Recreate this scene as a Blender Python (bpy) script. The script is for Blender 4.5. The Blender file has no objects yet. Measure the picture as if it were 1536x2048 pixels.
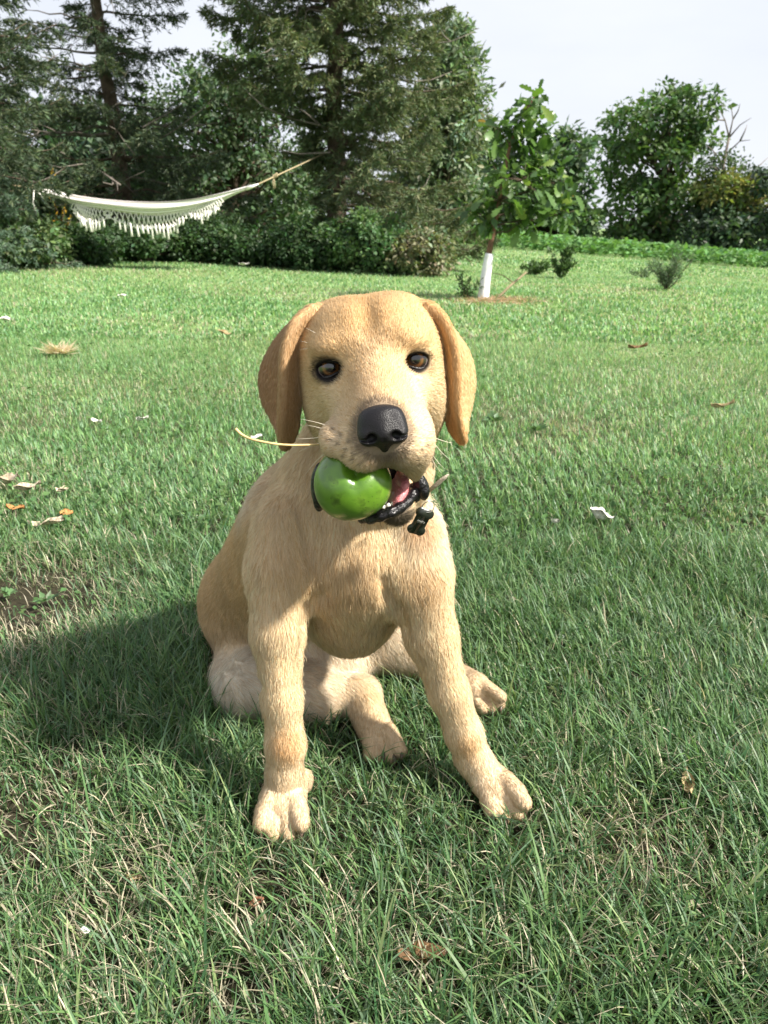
import bpy, math, random
import numpy as np
from mathutils import Vector, Matrix

random.seed(7)
SC = bpy.context.scene
COL = SC.collection

# ------------------------------------------------------------------ camera, sky, sun, exposure
CAM_H = 0.55
FPX = 1538.0                 # focal length in pixels of the 1536 wide photograph
PITCH = math.radians(20.3)   # looking down
cam_d = bpy.data.cameras.new("camera")
cam = bpy.data.objects.new("camera", cam_d)
COL.objects.link(cam)
cam.location = (0, 0, CAM_H)
cam.rotation_euler = (math.pi / 2 - PITCH, 0, 0)
cam_d.sensor_fit = 'HORIZONTAL'
cam_d.sensor_width = 36.0
cam_d.lens = 36.0 * FPX / 1536.0
cam_d.clip_start = 0.02
cam_d.clip_end = 5000
cam_d.dof.use_dof = True
cam_d.dof.focus_distance = 0.63
cam_d.dof.aperture_fstop = 25.0
SC.camera = cam

SUN_EL = math.radians(43)
SUN_AZ_VEC = Vector((1.0, -0.42, 0)).normalized()     # horizontal direction towards the sun
to_sun = Vector((SUN_AZ_VEC.x * math.cos(SUN_EL), SUN_AZ_VEC.y * math.cos(SUN_EL), math.sin(SUN_EL)))
sun_d = bpy.data.lights.new("sun", 'SUN')
sun_d.energy = 5.0
sun_d.angle = math.radians(4.0)
sun_d.color = (1.0, 0.94, 0.85)
sun = bpy.data.objects.new("sun", sun_d)
COL.objects.link(sun)
sun.rotation_euler = to_sun.to_track_quat('Z', 'Y').to_euler()
sun.location = (6, -1, 6)

world = bpy.data.worlds.new("World")
SC.world = world
world.use_nodes = True
wn, wl = world.node_tree.nodes, world.node_tree.links
wn.clear()
w_out = wn.new('ShaderNodeOutputWorld')
w_bg = wn.new('ShaderNodeBackground')
w_sky = wn.new('ShaderNodeTexSky')
w_sky.sky_type = 'NISHITA'
w_sky.sun_disc = False
w_sky.sun_elevation = SUN_EL
w_sky.sun_rotation = math.atan2(SUN_AZ_VEC.x, SUN_AZ_VEC.y)
w_sky.air_density = 1.0
w_sky.dust_density = 2.0
w_sky.ozone_density = 1.0
# thin bright cloud veil over the whole sky
w_tc = wn.new('ShaderNodeTexCoord')
w_map = wn.new('ShaderNodeMapping')
w_map.inputs['Scale'].default_value = (1.0, 1.0, 3.5)
w_noise = wn.new('ShaderNodeTexNoise')
w_noise.inputs['Scale'].default_value = 2.2
w_noise.inputs['Detail'].default_value = 5.0
w_noise.inputs['Roughness'].default_value = 0.55
w_ramp = wn.new('ShaderNodeMapRange')
w_ramp.inputs['From Min'].default_value = 0.3
w_ramp.inputs['From Max'].default_value = 0.7
w_ramp.inputs['To Min'].default_value = 0.80
w_ramp.inputs['To Max'].default_value = 0.97
w_mix = wn.new('ShaderNodeMix')
w_mix.data_type = 'RGBA'
w_mix.inputs[7].default_value = (7.9, 8.2, 8.9, 1.0)
wl.new(w_tc.outputs['Generated'], w_map.inputs['Vector'])
wl.new(w_map.outputs['Vector'], w_noise.inputs['Vector'])
wl.new(w_noise.outputs['Fac'], w_ramp.inputs['Value'])
wl.new(w_ramp.outputs['Result'], w_mix.inputs[0])
wl.new(w_sky.outputs['Color'], w_mix.inputs[6])
wl.new(w_mix.outputs[2], w_bg.inputs['Color'])
w_bg.inputs['Strength'].default_value = 0.057
wl.new(w_bg.outputs['Background'], w_out.inputs['Surface'])

SC.view_settings.view_transform = 'Standard'
SC.view_settings.look = 'None'
SC.view_settings.gamma = 1.0
SC.view_settings.use_curve_mapping = False
SC.view_settings.exposure = 1.12
SC.render.engine = 'CYCLES'
SC.cycles.max_bounces = 6
SC.cycles.transparent_max_bounces = 8
SC.cycles.use_denoising = True
try:
    SC.cycles_curves.shape = 'RIBBONS'
    SC.cycles_curves.subdivisions = 2
except Exception:
    pass

# ------------------------------------------------------------------ small tools
CP, SP = math.cos(PITCH), math.sin(PITCH)

def smooth01(a, b, t):
    t = np.clip((np.asarray(t, float) - a) / (b - a), 0, 1)
    return t * t * (3 - 2 * t)

def W(px, py, y):
    """point of the place seen at photo pixel (px,py), standing y metres in front of the camera"""
    a = (px - 768.0) / FPX
    b = (1024.0 - py) / FPX
    dx, dy, dz = a, CP + b * SP, -SP + b * CP
    s = y / dy
    return np.array((dx * s, y, CAM_H + dz * s))

def ground_z(x, y):
    x = np.asarray(x, float); y = np.asarray(y, float)
    xc = np.clip(x, -40, 40)
    c = 0.03 * smooth01(4, 11, y) + 0.045 * smooth01(11, 25, y)
    z = -c * xc + 0.2 * smooth01(11, 25, y)
    z = z + 0.012 * np.sin(x * 1.9 + 0.7 * y) * np.sin(y * 1.3 + 0.4) * smooth01(1.2, 2.5, y)
    z = z + 0.02 * np.sin(x * 0.7 - y * 0.9) * smooth01(2, 4, y)
    return z

def G(px, py):
    """ground point at a photo pixel"""
    lo, hi = 0.2, 200.0
    for _ in range(50):
        m = 0.5 * (lo + hi)
        p = W(px, py, m)
        if p[2] > ground_z(p[0], p[1]):
            lo = m
        else:
            hi = m
    p = W(px, py, lo)
    return np.array((p[0], p[1], float(ground_z(p[0], p[1]))))

def hash2(ix, iy, seed):
    h = (ix.astype(np.int64) * 374761393 + iy.astype(np.int64) * 668265263 + seed * 1442695041) & 0x7fffffff
    h = ((h ^ (h >> 13)) * 1274126177) & 0x7fffffff
    h = h ^ (h >> 16)
    return (h & 0xffff) / 65535.0

def vnoise(x, y, seed=0):
    ix, iy = np.floor(x), np.floor(y)
    fx, fy = x - ix, y - iy
    fx = fx * fx * (3 - 2 * fx); fy = fy * fy * (3 - 2 * fy)
    a = hash2(ix, iy, seed); b = hash2(ix + 1, iy, seed)
    c = hash2(ix, iy + 1, seed); d = hash2(ix + 1, iy + 1, seed)
    return (a * (1 - fx) + b * fx) * (1 - fy) + (c * (1 - fx) + d * fx) * fy

def fbm(x, y, seed=0, oct=3):
    s, a, t = 0, 1.0, 0
    for o in range(oct):
        s = s + a * vnoise(x * 2 ** o, y * 2 ** o, seed + o * 17)
        t += a; a *= 0.55
    return s / t

def spline(pts, n):
    pts = np.asarray(pts, float)
    P = np.vstack([2 * pts[0] - pts[1], pts, 2 * pts[-1] - pts[-2]])
    out = []
    for t in np.linspace(0, len(pts) - 1 - 1e-6, n):
        i = int(t); u = t - i
        p0, p1, p2, p3 = P[i], P[i + 1], P[i + 2], P[i + 3]
        out.append(0.5 * (2 * p1 + (p2 - p0) * u + (2 * p0 - 5 * p1 + 4 * p2 - p3) * u * u + (3 * p1 - p0 - 3 * p2 + p3) * u ** 3))
    return np.array(out)

def unit(v):
    v = np.asarray(v, float)
    return v / np.maximum(np.linalg.norm(v, axis=-1, keepdims=True), 1e-9)

def mesh_np(name, verts, faces_flat, loop_tot, mat=None, parent=None, col=None, smooth=False, link=True):
    """mesh object from numpy arrays; faces_flat = loop vertex ids, loop_tot = corners of each face"""
    me = bpy.data.meshes.new(name)
    verts = np.ascontiguousarray(verts, dtype=np.float32)
    faces_flat = np.ascontiguousarray(faces_flat, dtype=np.int32).ravel()
    n = len(verts)
    me.vertices.add(n)
    me.vertices.foreach_set('co', verts.ravel())
    if np.isscalar(loop_tot):
        nf = len(faces_flat) // loop_tot
        lt = np.full(nf, loop_tot, np.int32)
    else:
        lt = np.asarray(loop_tot, np.int32); nf = len(lt)
    ls = np.zeros(nf, np.int32); ls[1:] = np.cumsum(lt)[:-1]
    me.loops.add(len(faces_flat))
    me.loops.foreach_set('vertex_index', faces_flat)
    me.polygons.add(nf)
    me.polygons.foreach_set('loop_start', ls)
    me.polygons.foreach_set('loop_total', lt)
    if smooth:
        me.polygons.foreach_set('use_smooth', np.ones(nf, bool))
    me.update(calc_edges=True)
    if col is not None:
        at = me.color_attributes.new('col', 'FLOAT_COLOR', 'POINT')
        c4 = np.ones((n, 4), np.float32); c4[:, :3] = col
        at.data.foreach_set('color', c4.ravel())
    if mat is not None:
        me.materials.append(mat)
    o = bpy.data.objects.new(name, me)
    if link:
        COL.objects.link(o)
    if parent is not None:
        o.parent = parent
    return o

class MB:
    """collects shapes into one mesh"""
    def __init__(self):
        self.v, self.f, self.c = [], [], []
    def nv(self):
        return len(self.v)
    def add(self, verts, faces, color=(1, 1, 1)):
        b = len(self.v)
        self.v += [tuple(p) for p in verts]
        self.c += [tuple(color)] * len(verts)
        self.f += [tuple(i + b for i in f) for f in faces]
    def tube(self, pts, rad, sides=6, cap=True, color=(1, 1, 1), flat=1.0):
        pts = [np.asarray(p, float) for p in pts]
        n = len(pts)
        rad = [rad] * n if np.isscalar(rad) else list(rad)
        b = len(self.v)
        up = np.array((0.13, 0.21, 0.97))
        ref = None
        for i, p in enumerate(pts):
            t = unit(pts[min(i + 1, n - 1)] - pts[max(i - 1, 0)])
            if ref is None:
                ref = np.cross(t, up)
                if np.linalg.norm(ref) < 1e-3:
                    ref = np.cross(t, (1, 0, 0))
            ref = unit(ref - t * np.dot(ref, t))
            bi = np.cross(t, ref)
            for s in range(sides):
                a = 2 * math.pi * s / sides
                self.v.append(tuple(p + rad[i] * (math.cos(a) * ref + flat * math.sin(a) * bi)))
                self.c.append(tuple(color))
        for i in range(n - 1):
            for s in range(sides):
                s2 = (s + 1) % sides
                self.f.append((b + i * sides + s, b + i * sides + s2, b + (i + 1) * sides + s2, b + (i + 1) * sides + s))
        if cap:
            self.f.append(tuple(b + s for s in range(sides))[::-1])
            self.f.append(tuple(b + (n - 1) * sides + s for s in range(sides)))
    def build(self, name, mat, parent=None, smooth=True, link=True):
        flat = np.fromiter((i for f in self.f for i in f), np.int32)
        lt = np.array([len(f) for f in self.f], np.int32)
        return mesh_np(name, np.array(self.v), flat, lt, mat, parent, np.array(self.c), smooth, link)

def tag(o, label=None, cat=None, group=None, kind=None):
    if label: o['label'] = label
    if cat: o['category'] = cat
    if group: o['group'] = group
    if kind: o['kind'] = kind
    return o

def empty(name, loc, label=None, cat=None, group=None):
    o = bpy.data.objects.new(name, None)
    o.empty_display_size = 0.05
    COL.objects.link(o)
    o.location = tuple(loc)
    return tag(o, label, cat, group)

def child_of(o, parent):
    """parent without moving (parents are unrotated empties)"""
    o.parent = parent
    o.location = Vector(o.location) - Vector(parent.location)
    return o

# ------------------------------------------------------------------ materials
def new_mat(name):
    m = bpy.data.materials.new(name)
    m.use_nodes = True
    nt = m.node_tree
    nt.nodes.clear()
    out = nt.nodes.new('ShaderNodeOutputMaterial')
    return m, nt.nodes, nt.links, out

def mat_plain(name, color, rough=0.6, spec=0.4, noise=None, bump=None, metal=0.0, use_attr=False, coat=0.0):
    """principled material; noise=(scale, amount) varies the colour, bump=(scale, strength)"""
    m, N, L, out = new_mat(name)
    p = N.new('ShaderNodeBsdfPrincipled')
    p.inputs['Roughness'].default_value = rough
    p.inputs['Specular IOR Level'].default_value = spec
    p.inputs['Metallic'].default_value = metal
    p.inputs['Coat Weight'].default_value = coat
    p.inputs['Coat Roughness'].default_value = 0.08
    tc = N.new('ShaderNodeTexCoord')
    src = None
    if use_attr:
        a = N.new('ShaderNodeAttribute'); a.attribute_name = 'col'
        src = a.outputs['Color']
    else:
        rgb = N.new('ShaderNodeRGB'); rgb.outputs[0].default_value = (*color, 1)
        src = rgb.outputs[0]
    if noise:
        t = N.new('ShaderNodeTexNoise')
        t.inputs['Scale'].default_value = noise[0]; t.inputs['Detail'].default_value = 5
        L.new(tc.outputs['Object'], t.inputs['Vector'])
        mr = N.new('ShaderNodeMapRange')
        mr.inputs['From Min'].default_value = 0.25; mr.inputs['From Max'].default_value = 0.75
        mr.inputs['To Min'].default_value = 1 - noise[1]; mr.inputs['To Max'].default_value = 1 + noise[1]
        L.new(t.outputs['Fac'], mr.inputs['Value'])
        vm = N.new('ShaderNodeVectorMath'); vm.operation = 'SCALE'
        L.new(src, vm.inputs[0]); L.new(mr.outputs['Result'], vm.inputs['Scale'])
        src = vm.outputs['Vector']
    L.new(src, p.inputs['Base Color'])
    if bump:
        t = N.new('ShaderNodeTexNoise')
        t.inputs['Scale'].default_value = bump[0]; t.inputs['Detail'].default_value = 6
        L.new(tc.outputs['Object'], t.inputs['Vector'])
        b = N.new('ShaderNodeBump'); b.inputs['Strength'].default_value = bump[1]
        b.inputs['Distance'].default_value = 0.01
        L.new(t.outputs['Fac'], b.inputs['Height'])
        L.new(b.outputs['Normal'], p.inputs['Normal'])
    L.new(p.outputs['BSDF'], out.inputs['Surface'])
    return m

def mat_leaf(name, rough=0.5, spec=0.35, trans=0.35, tint=(1.15, 1.25, 0.6)):
    """thin leaf or blade: colour from the 'col' attribute, light passes through"""
    m, N, L, out = new_mat(name)
    a = N.new('ShaderNodeAttribute'); a.attribute_name = 'col'
    p = N.new('ShaderNodeBsdfPrincipled')
    p.inputs['Roughness'].default_value = rough
    p.inputs['Specular IOR Level'].default_value = spec
    t = N.new('ShaderNodeBsdfTranslucent')
    vm = N.new('ShaderNodeVectorMath'); vm.operation = 'MULTIPLY'
    vm.inputs[1].default_value = tint
    mx = N.new('ShaderNodeMixShader'); mx.inputs[0].default_value = trans
    L.new(a.outputs['Color'], p.inputs['Base Color'])
    L.new(a.outputs['Color'], vm.inputs[0])
    L.new(vm.outputs['Vector'], t.inputs['Color'])
    L.new(p.outputs['BSDF'], mx.inputs[1]); L.new(t.outputs['BSDF'], mx.inputs[2])
    L.new(mx.outputs['Shader'], out.inputs['Surface'])
    return m

# ------------------------------------------------------------------ ground sheet
def mat_ground():
    m, N, L, out = new_mat('lawn_soil')
    a = N.new('ShaderNodeAttribute'); a.attribute_name = 'col'
    g = N.new('ShaderNodeNewGeometry')
    t = N.new('ShaderNodeTexNoise'); t.inputs['Scale'].default_value = 14; t.inputs['Detail'].default_value = 8; t.inputs['Roughness'].default_value = 0.7
    L.new(g.outputs['Position'], t.inputs['Vector'])
    mr = N.new('ShaderNodeMapRange'); mr.inputs['From Min'].default_value = 0.3; mr.inputs['From Max'].default_value = 0.7
    mr.inputs['To Min'].default_value = 0.55; mr.inputs['To Max'].default_value = 1.45
    L.new(t.outputs['Fac'], mr.inputs['Value'])
    vm = N.new('ShaderNodeVectorMath'); vm.operation = 'SCALE'
    L.new(a.outputs['Color'], vm.inputs[0]); L.new(mr.outputs['Result'], vm.inputs['Scale'])
    p = N.new('ShaderNodeBsdfPrincipled'); p.inputs['Roughness'].default_value = 0.9; p.inputs['Specular IOR Level'].default_value = 0.1
    L.new(vm.outputs['Vector'], p.inputs['Base Color'])
    t2 = N.new('ShaderNodeTexNoise'); t2.inputs['Scale'].default_value = 90; t2.inputs['Detail'].default_value = 6
    L.new(g.outputs['Position'], t2.inputs['Vector'])
    b = N.new('ShaderNodeBump'); b.inputs['Strength'].default_value = 0.6; b.inputs['Distance'].default_value = 0.01
    L.new(t2.outputs['Fac'], b.inputs['Height']); L.new(b.outputs['Normal'], p.inputs['Normal'])
    L.new(p.outputs['BSDF'], out.inputs['Surface'])
    return m
def nonuni(lim, n, p):
    t = np.linspace(-1, 1, n)
    return np.sign(t) * np.abs(t) ** p * lim
gx = nonuni(1800, 161, 3.6)
gy = np.concatenate([np.linspace(-40, -1, 14), np.linspace(-0.8, 6, 60), 6 + (np.linspace(0, 1, 90)[1:] ** 3.2) * 2500])
GX, GY = np.meshgrid(gx, gy, indexing='ij')
GZ = ground_z(GX, GY) - 0.004
nx_, ny_ = GX.shape
gv = np.stack([GX.ravel(), GY.ravel(), GZ.ravel()], 1)
ii, jj = np.meshgrid(np.arange(nx_ - 1), np.arange(ny_ - 1), indexing='ij')
b0 = (ii * ny_ + jj).ravel()
gf = np.stack([b0, b0 + ny_, b0 + ny_ + 1, b0 + 1], 1)
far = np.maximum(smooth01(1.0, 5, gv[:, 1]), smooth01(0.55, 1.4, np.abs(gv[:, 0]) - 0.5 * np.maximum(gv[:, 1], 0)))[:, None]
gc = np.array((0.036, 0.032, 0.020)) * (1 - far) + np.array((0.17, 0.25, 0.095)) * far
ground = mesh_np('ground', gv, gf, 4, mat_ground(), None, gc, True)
ground['kind'] = 'structure'
# ------------------------------------------------------------------ foliage tools
M_NEEDLE = mat_leaf('spruce_needles', rough=0.6, spec=0.25, trans=0.22, tint=(1.1, 1.15, 0.6))
M_LEAF = mat_leaf('tree_leaves', rough=0.5, spec=0.35, trans=0.32)
M_BARK = mat_plain('bark', (0.10, 0.075, 0.055), rough=0.9, spec=0.15, noise=(14, 0.5), bump=(40, 0.9))
M_BARKG = mat_plain('grey_bark', (0.16, 0.14, 0.12), rough=0.9, spec=0.15, noise=(14, 0.4), bump=(40, 0.8))

def leaf_quads(c, d, n, length, width, col, fold=0.18):
    """c roots, d direction, n leaf normal, arrays; rhombic leaves with a folded midrib -> verts, tris, colours"""
    N_ = len(c)
    s = unit(np.cross(d, n)); n = np.cross(s, d)
    L_ = np.asarray(length).reshape(-1, 1) * np.ones((N_, 1)); W_ = np.asarray(width).reshape(-1, 1) * np.ones((N_, 1))
    v = np.empty((N_, 4, 3), np.float32)
    v[:, 0] = c
    v[:, 1] = c + d * L_ * 0.45 + s * W_ * 0.5 + n * W_ * fold
    v[:, 2] = c + d * L_
    v[:, 3] = c + d * L_ * 0.45 - s * W_ * 0.5 + n * W_ * fold
    b = (np.arange(N_) * 4)[:, None]
    f = np.concatenate([b + np.array([[0, 1, 2]]), b + np.array([[0, 2, 3]])], 1).reshape(-1, 3)
    return v.reshape(-1, 3), f, np.repeat(col, 4, axis=0)

def branch_path(a, b, n, rs, wob, sag=0.0):
    a, b = np.asarray(a, float), np.asarray(b, float)
    ln = np.linalg.norm(b - a)
    t = np.linspace(0, 1, n)[:, None]
    p = a + (b - a) * t
    p[1:-1] += rs.randn(n - 2, 3) * wob * ln
    p[:, 2] -= (sag * ln * 4 * t * (1 - t))[:, 0]
    return p

def vary(base, n, rs, amt=0.3, hue=0.12):
    c = np.asarray(base)[None, :] * (1 + amt * (rs.rand(n, 1) * 2 - 1))
    return np.clip(c * (1 + hue * rs.randn(n, 3) * np.array((1, 0.5, 0.8))), 0.004, 0.9)

def crown_from_ellipses(ells, y, depth=None):
    out = []
    for (px, py, rx, ry) in ells:
        c = W(px, py, y)
        k = np.linalg.norm(W(px + 1, py, y) - c)
        out.append((c, np.array((rx * k, (depth if depth else 0.8 * rx * k), ry * k))))
    return out

def broadleaf(name, label, base, crown, seed, n_clump, per, leaf, clump_r, colors, trunk_r=0.15, cat='tree', group=None, bark=None, shell=0.55,
              top=None, aspect=0.55, mat=None, limbs=True, droop=0.25):
    rs = np.random.RandomState(seed)
    base = np.asarray(base, float)
    root = empty(name, base, label, cat, group)
    vols = np.array([np.prod(r) for _, r in crown]) ** (2 / 3)
    pk = rs.choice(len(crown), n_clump, p=vols / vols.sum())
    dirs = unit(rs.randn(n_clump, 3))
    rad = shell + (1 - shell) * rs.rand(n_clump) ** 0.6
    C = np.array([crown[k][0] for k in pk]) + dirs * rad[:, None] * np.array([crown[k][1] for k in pk])
    C[:, 2] = np.maximum(C[:, 2], base[2] + 0.3 * clump_r)
    cc = np.mean([c for c, _ in crown], 0)
    tops = top if top is not None else np.array((cc[0], cc[1], max(c[2] + 0.5 * r[2] for c, r in crown)))
    # trunk and limbs
    mb = MB()
    tp = branch_path(base - (0, 0, 0.05), tops, 9, rs, 0.018)
    trad = [trunk_r * (1.25 if i == 0 else 1.0) * (1 - 0.85 * i / 8) for i in range(9)]
    mb.tube(tp, trad, 9)
    tr = mb.build('trunk', bark or M_BARK); child_of(tr, root)
    if limbs:
        mb = MB()
        for i in range(0, n_clump, max(1, n_clump // 90)):
            k = rs.randint(2, 8)
            j = np.clip(int((C[i, 2] - base[2]) / max(tops[2] - base[2], 0.1) * 8 * 0.75), 1, 7)
            p = branch_path(tp[j], C[i], 6, rs, 0.05, sag=-0.05)
            r0 = trad[j] * 0.45
            mb.tube(p, [r0 * (1 - 0.88 * q / 5) for q in range(6)], 5)
        lb = mb.build('limbs', bark or M_BARK); child_of(lb, root)
    # leaves
    NL = n_clump * per
    ci = np.repeat(np.arange(n_clump), per)
    cr = clump_r * (0.6 + 0.8 * rs.rand(n_clump))
    off = unit(rs.randn(NL, 3)) * (rs.rand(NL, 1) ** 0.45) * cr[ci][:, None] * np.array((1, 1, 0.72))
    P = C[ci] + off
    d = unit(off / clump_r + rs.randn(NL, 3) * 0.6 + np.array((0, 0, -droop)))
    n = unit(rs.randn(NL, 3) * 0.7 + np.array((0, 0, 0.9)) + unit(C[ci] - cc) * 0.4)
    colr = np.asarray(colors)[rs.choice(len(colors), n_clump)][ci]
    col = np.clip(colr * (0.75 + 0.5 * rs.rand(NL, 1)) * (1 + 0.1 * rs.randn(NL, 3)), 0.004, 0.9)
    sz = leaf * (0.6 + 0.8 * rs.rand(NL))
    v, f, c = leaf_quads(P, d, n, sz, sz * aspect, col)
    cw = mesh_np('crown', v, f, 3, mat or M_LEAF, None, c); child_of(cw, root); cw.location = (0, 0, 0)
    cw.matrix_parent_inverse = Matrix.Translation(-Vector(root.location))
    for o in (tr,) + ((lb,) if limbs else ()):
        o.location = (0, 0, 0); o.matrix_parent_inverse = Matrix.Translation(-Vector(root.location))
    return root

def spruce(name, label, base, height, seed, profile, colors, trunk_r, lean=(0, 0), dense=1.0, side=None, spray=0.075, dead=0.15, z0=0.25, step=0.16, droop=0.30, group=None, per_station=7):
    """profile(z/height)-> branch length; side(angle, z)-> length factor"""
    rs = np.random.RandomState(seed)
    base = np.asarray(base, float)
    root = empty(name, base, label, 'tree', group)
    top = base + np.array((lean[0], lean[1], height))
    tp = branch_path(base - (0, 0, 0.05), top, 10, rs, 0.004)
    mb = MB()
    mb.tube(tp, [trunk_r * (1 - 0.9 * i / 9) + 0.008 for i in range(10)], 9)
    tr = mb.build('trunk', M_BARK)
    mbb = MB(); deads = []
    A, Dv, Nv, Lh, CI = [], [], [], [], []
    z = z0; ang = rs.rand() * 6.28
    while z < height * 0.97:
        nb = rs.randint(4, 7)
        for b in range(nb):
            a = ang + 6.2832 * b / nb + rs.randn() * 0.25
            zz = z + rs.randn() * step * 0.3
            Lb = profile(zz / height) * (0.7 + 0.5 * rs.rand())
            if side: Lb *= side(a, zz)
            if Lb < 0.12: continue
            t = zz / height
            p0 = base + (top - base) * t
            dirh = np.array((math.cos(a), math.sin(a), 0.0))
            n = 8
            s = np.linspace(0, 1, n)[:, None]
            rise = 0.25 * t
            path = p0 + dirh * Lb * s + np.array((0, 0, 1.0)) * Lb * (rise * s - droop * s ** 1.5 + droop * 0.75 * s ** 4)
            path[1:] += rs.randn(n - 1, 3) * 0.015 * Lb
            r0 = 0.006 + 0.011 * Lb
            isdead = rs.rand() < dead
            mbd = MB()
            (mbd if isdead else mbb).tube(path, [r0 * (1 - 0.85 * q / (n - 1)) for q in range(n)], 5)
            if isdead:
                for q in range(3):
                    k = rs.randint(2, n)
                    e = path[k] + unit(dirh + rs.randn(3) * 0.8) * Lb * 0.25
                    mbd.tube([path[k], 0.5 * (path[k] + e) + rs.randn(3) * 0.02, e], [r0 * 0.4, r0 * 0.3, r0 * 0.1], 4)
                deads.append(mbd.build('dead_branch', M_BARKG))
                continue
            # twigs
            nt = max(5, int(Lb * 26 * dense))
            ts = 0.16 + 0.84 * (np.arange(nt) + rs.rand(nt)) / nt
            idx = ts * (n - 1); i0 = np.minimum(idx.astype(int), n - 2); fr = (idx - i0)[:, None]
            bp = path[i0] * (1 - fr) + path[i0 + 1] * fr
            sgn = np.where(rs.rand(nt) < 0.5, -1.0, 1.0)[:, None]
            sidev = np.array((-math.sin(a), math.cos(a), 0.0))
            tl = (0.10 + 0.34 * Lb * (1.02 - ts) * (0.5 + rs.rand(nt)))[:, None]
            td = unit(dirh * 0.75 + sidev * sgn * (0.55 + 0.5 * rs.rand(nt, 1)) + np.array((0, 0, -0.35)) + rs.randn(nt, 3) * 0.22)
            ns = 6
            for q in range(ns):
                sq = (q + rs.rand(nt, 1)) / ns
                sp = bp + td * tl * sq + np.array((0, 0, -0.22)) * tl * sq * sq
                for w in range(per_station):
                    A.append(sp + rs.randn(nt, 3) * 0.006)
                    Dv.append(unit(td + rs.randn(nt, 3) * 0.55))
                    Nv.append(rs.randn(nt, 3))
                    Lh.append(spray * (0.6 + 0.7 * rs.rand(nt)))
                    CI.append(np.full(nt, rs.randint(len(colors))))
        ang += 0.9
        z += step * (0.8 + 0.5 * rs.rand())
    A = np.concatenate(A); Dv = np.concatenate(Dv); Nv = unit(np.concatenate(Nv)); Lh = np.concatenate(Lh); CI = np.concatenate(CI)
    col = np.clip(np.asarray(colors)[CI] * (0.65 + 0.7 * rs.rand(len(A), 1)) * (1 + 0.08 * rs.randn(len(A), 3)), 0.004, 0.9)
    v, f, c = leaf_quads(A, Dv, Nv, Lh, Lh * 0.17, col, fold=0.1)
    fo = mesh_np('foliage', v, f, 3, M_NEEDLE, None, c)
    parts = [tr, fo]
    if mbb.v: parts.append(mbb.build('branches', M_BARK))
    parts += deads
    for o in parts:
        o.parent = root; o.matrix_parent_inverse = Matrix.Translation(-Vector(root.location))
    print(name, 'sprays', len(A))
    return root

SPR = [(0.060, 0.090, 0.051), (0.078, 0.112, 0.063), (0.090, 0.117, 0.054), (0.051, 0.075, 0.048)]
SPR_OL = [(0.112, 0.150, 0.072), (0.143, 0.173, 0.083), (0.090, 0.132, 0.068), (0.128, 0.143, 0.068)]
SPR_BL = [(0.112, 0.173, 0.120), (0.143, 0.203, 0.135), (0.090, 0.143, 0.090)]

def gb(px, y, dz=0.0):
    """ground base under photo column px at distance y"""
    p = W(px, 500, y)
    return np.array((p[0], y, float(ground_z(p[0], y)) + dz))

# ------------------------------------------------------------------ row of spruces behind the hammock
spruce('spruce_tree', 'dark drooping spruce reaching in at the left edge of the picture', gb(-70, 9.6), 5.0, 21,
       lambda t: 1.7 * (1 - 0.25 * t), SPR, 0.11, dense=0.9, droop=0.42, dead=0.08, z0=1.1, step=0.20, group='spruces behind the hammock',
       side=lambda a, z: 1.0 if math.cos(a) > -0.3 else 0.35)
S2 = spruce('spruce_tree', 'thin spruce with a bare brown upper trunk behind the hammock', gb(268, 12.4), 6.0, 22,
       lambda t: (1.9 if t < 0.30 else 1.5) * (1 - 0.25 * t), SPR, 0.13, lean=(-0.32, 0), dense=1.0, droop=0.20, dead=0.28, z0=0.55, step=0.17,
       group='spruces behind the hammock', side=lambda a, z: (1.0 if z < 2.0 else 0.8) * (1.0 if math.sin(a) < 0.5 else 0.5))
def s3side(a, z):
    c = math.cos(a)
    f = 1.0 if c > 0 else (0.75 + 0.25 * c)
    if c < -0.2 and z < 1.3: f *= 0.25
    if c < 0 and z > 2.3: f = 1.0
    if math.sin(a) > 0.6: f *= 0.5
    if c < 0.25 and math.sin(a) < 0 and z < 2.3: f *= 0.42
    return f
S3 = spruce('spruce_tree', 'big olive green spruce that holds the right end of the hammock', gb(672, 12.0), 6.6, 23,
       lambda t: 2.05 * (1 - 0.42 * t), SPR_OL, 0.15, lean=(0.05, 0), dense=1.25, droop=0.34, dead=0.10, z0=0.35, step=0.15,
       group='spruces behind the hammock', side=s3side, per_station=7, spray=0.085)
spruce('spruce_tree', 'young blue green spruce low at the left edge beside the hammock knot', gb(-10, 8.9), 1.25, 24,
       lambda t: 0.62 * (1 - t) + 0.10, SPR_BL, 0.03, dense=1.0, droop=0.1, dead=0.0, z0=0.08, step=0.09, spray=0.05)
# crooked grey limbs hanging bare in the gap between the spruces
rsb = np.random.RandomState(5)
for li, (pts, r) in enumerate((([(655, 262), (610, 225), (575, 205), (545, 190)], 0.014), ([(640, 250), (585, 238), (530, 215), (500, 190), (480, 165), (470, 160)], 0.016),
               ([(660, 305), (600, 308), (555, 300), (520, 292)], 0.012), ([(240, 370), (205, 345), (170, 330), (140, 312), (112, 300)], 0.016),
               ([(165, 328), (120, 335), (80, 325)], 0.010), ([(270, 310), (250, 285), (235, 262)], 0.010),
               ([(300, 290), (350, 260), (400, 222), (430, 195)], 0.012), ([(285, 255), (330, 230), (370, 205)], 0.012))):
    q = spline0 = [W(px, py, 11.4 + 0.3 * rsb.randn()) for px, py in pts]
    mb = MB(); mb.tube(q, [r * (1 - 0.7 * i / (len(q) - 1)) for i in range(len(q))], 5)
    dl = mb.build('dead_branch', M_BARKG)
    tr_ = S3 if li < 3 else S2
    dl.parent = tr_; dl.matrix_parent_inverse = Matrix.Translation(-Vector(tr_.location))

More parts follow.
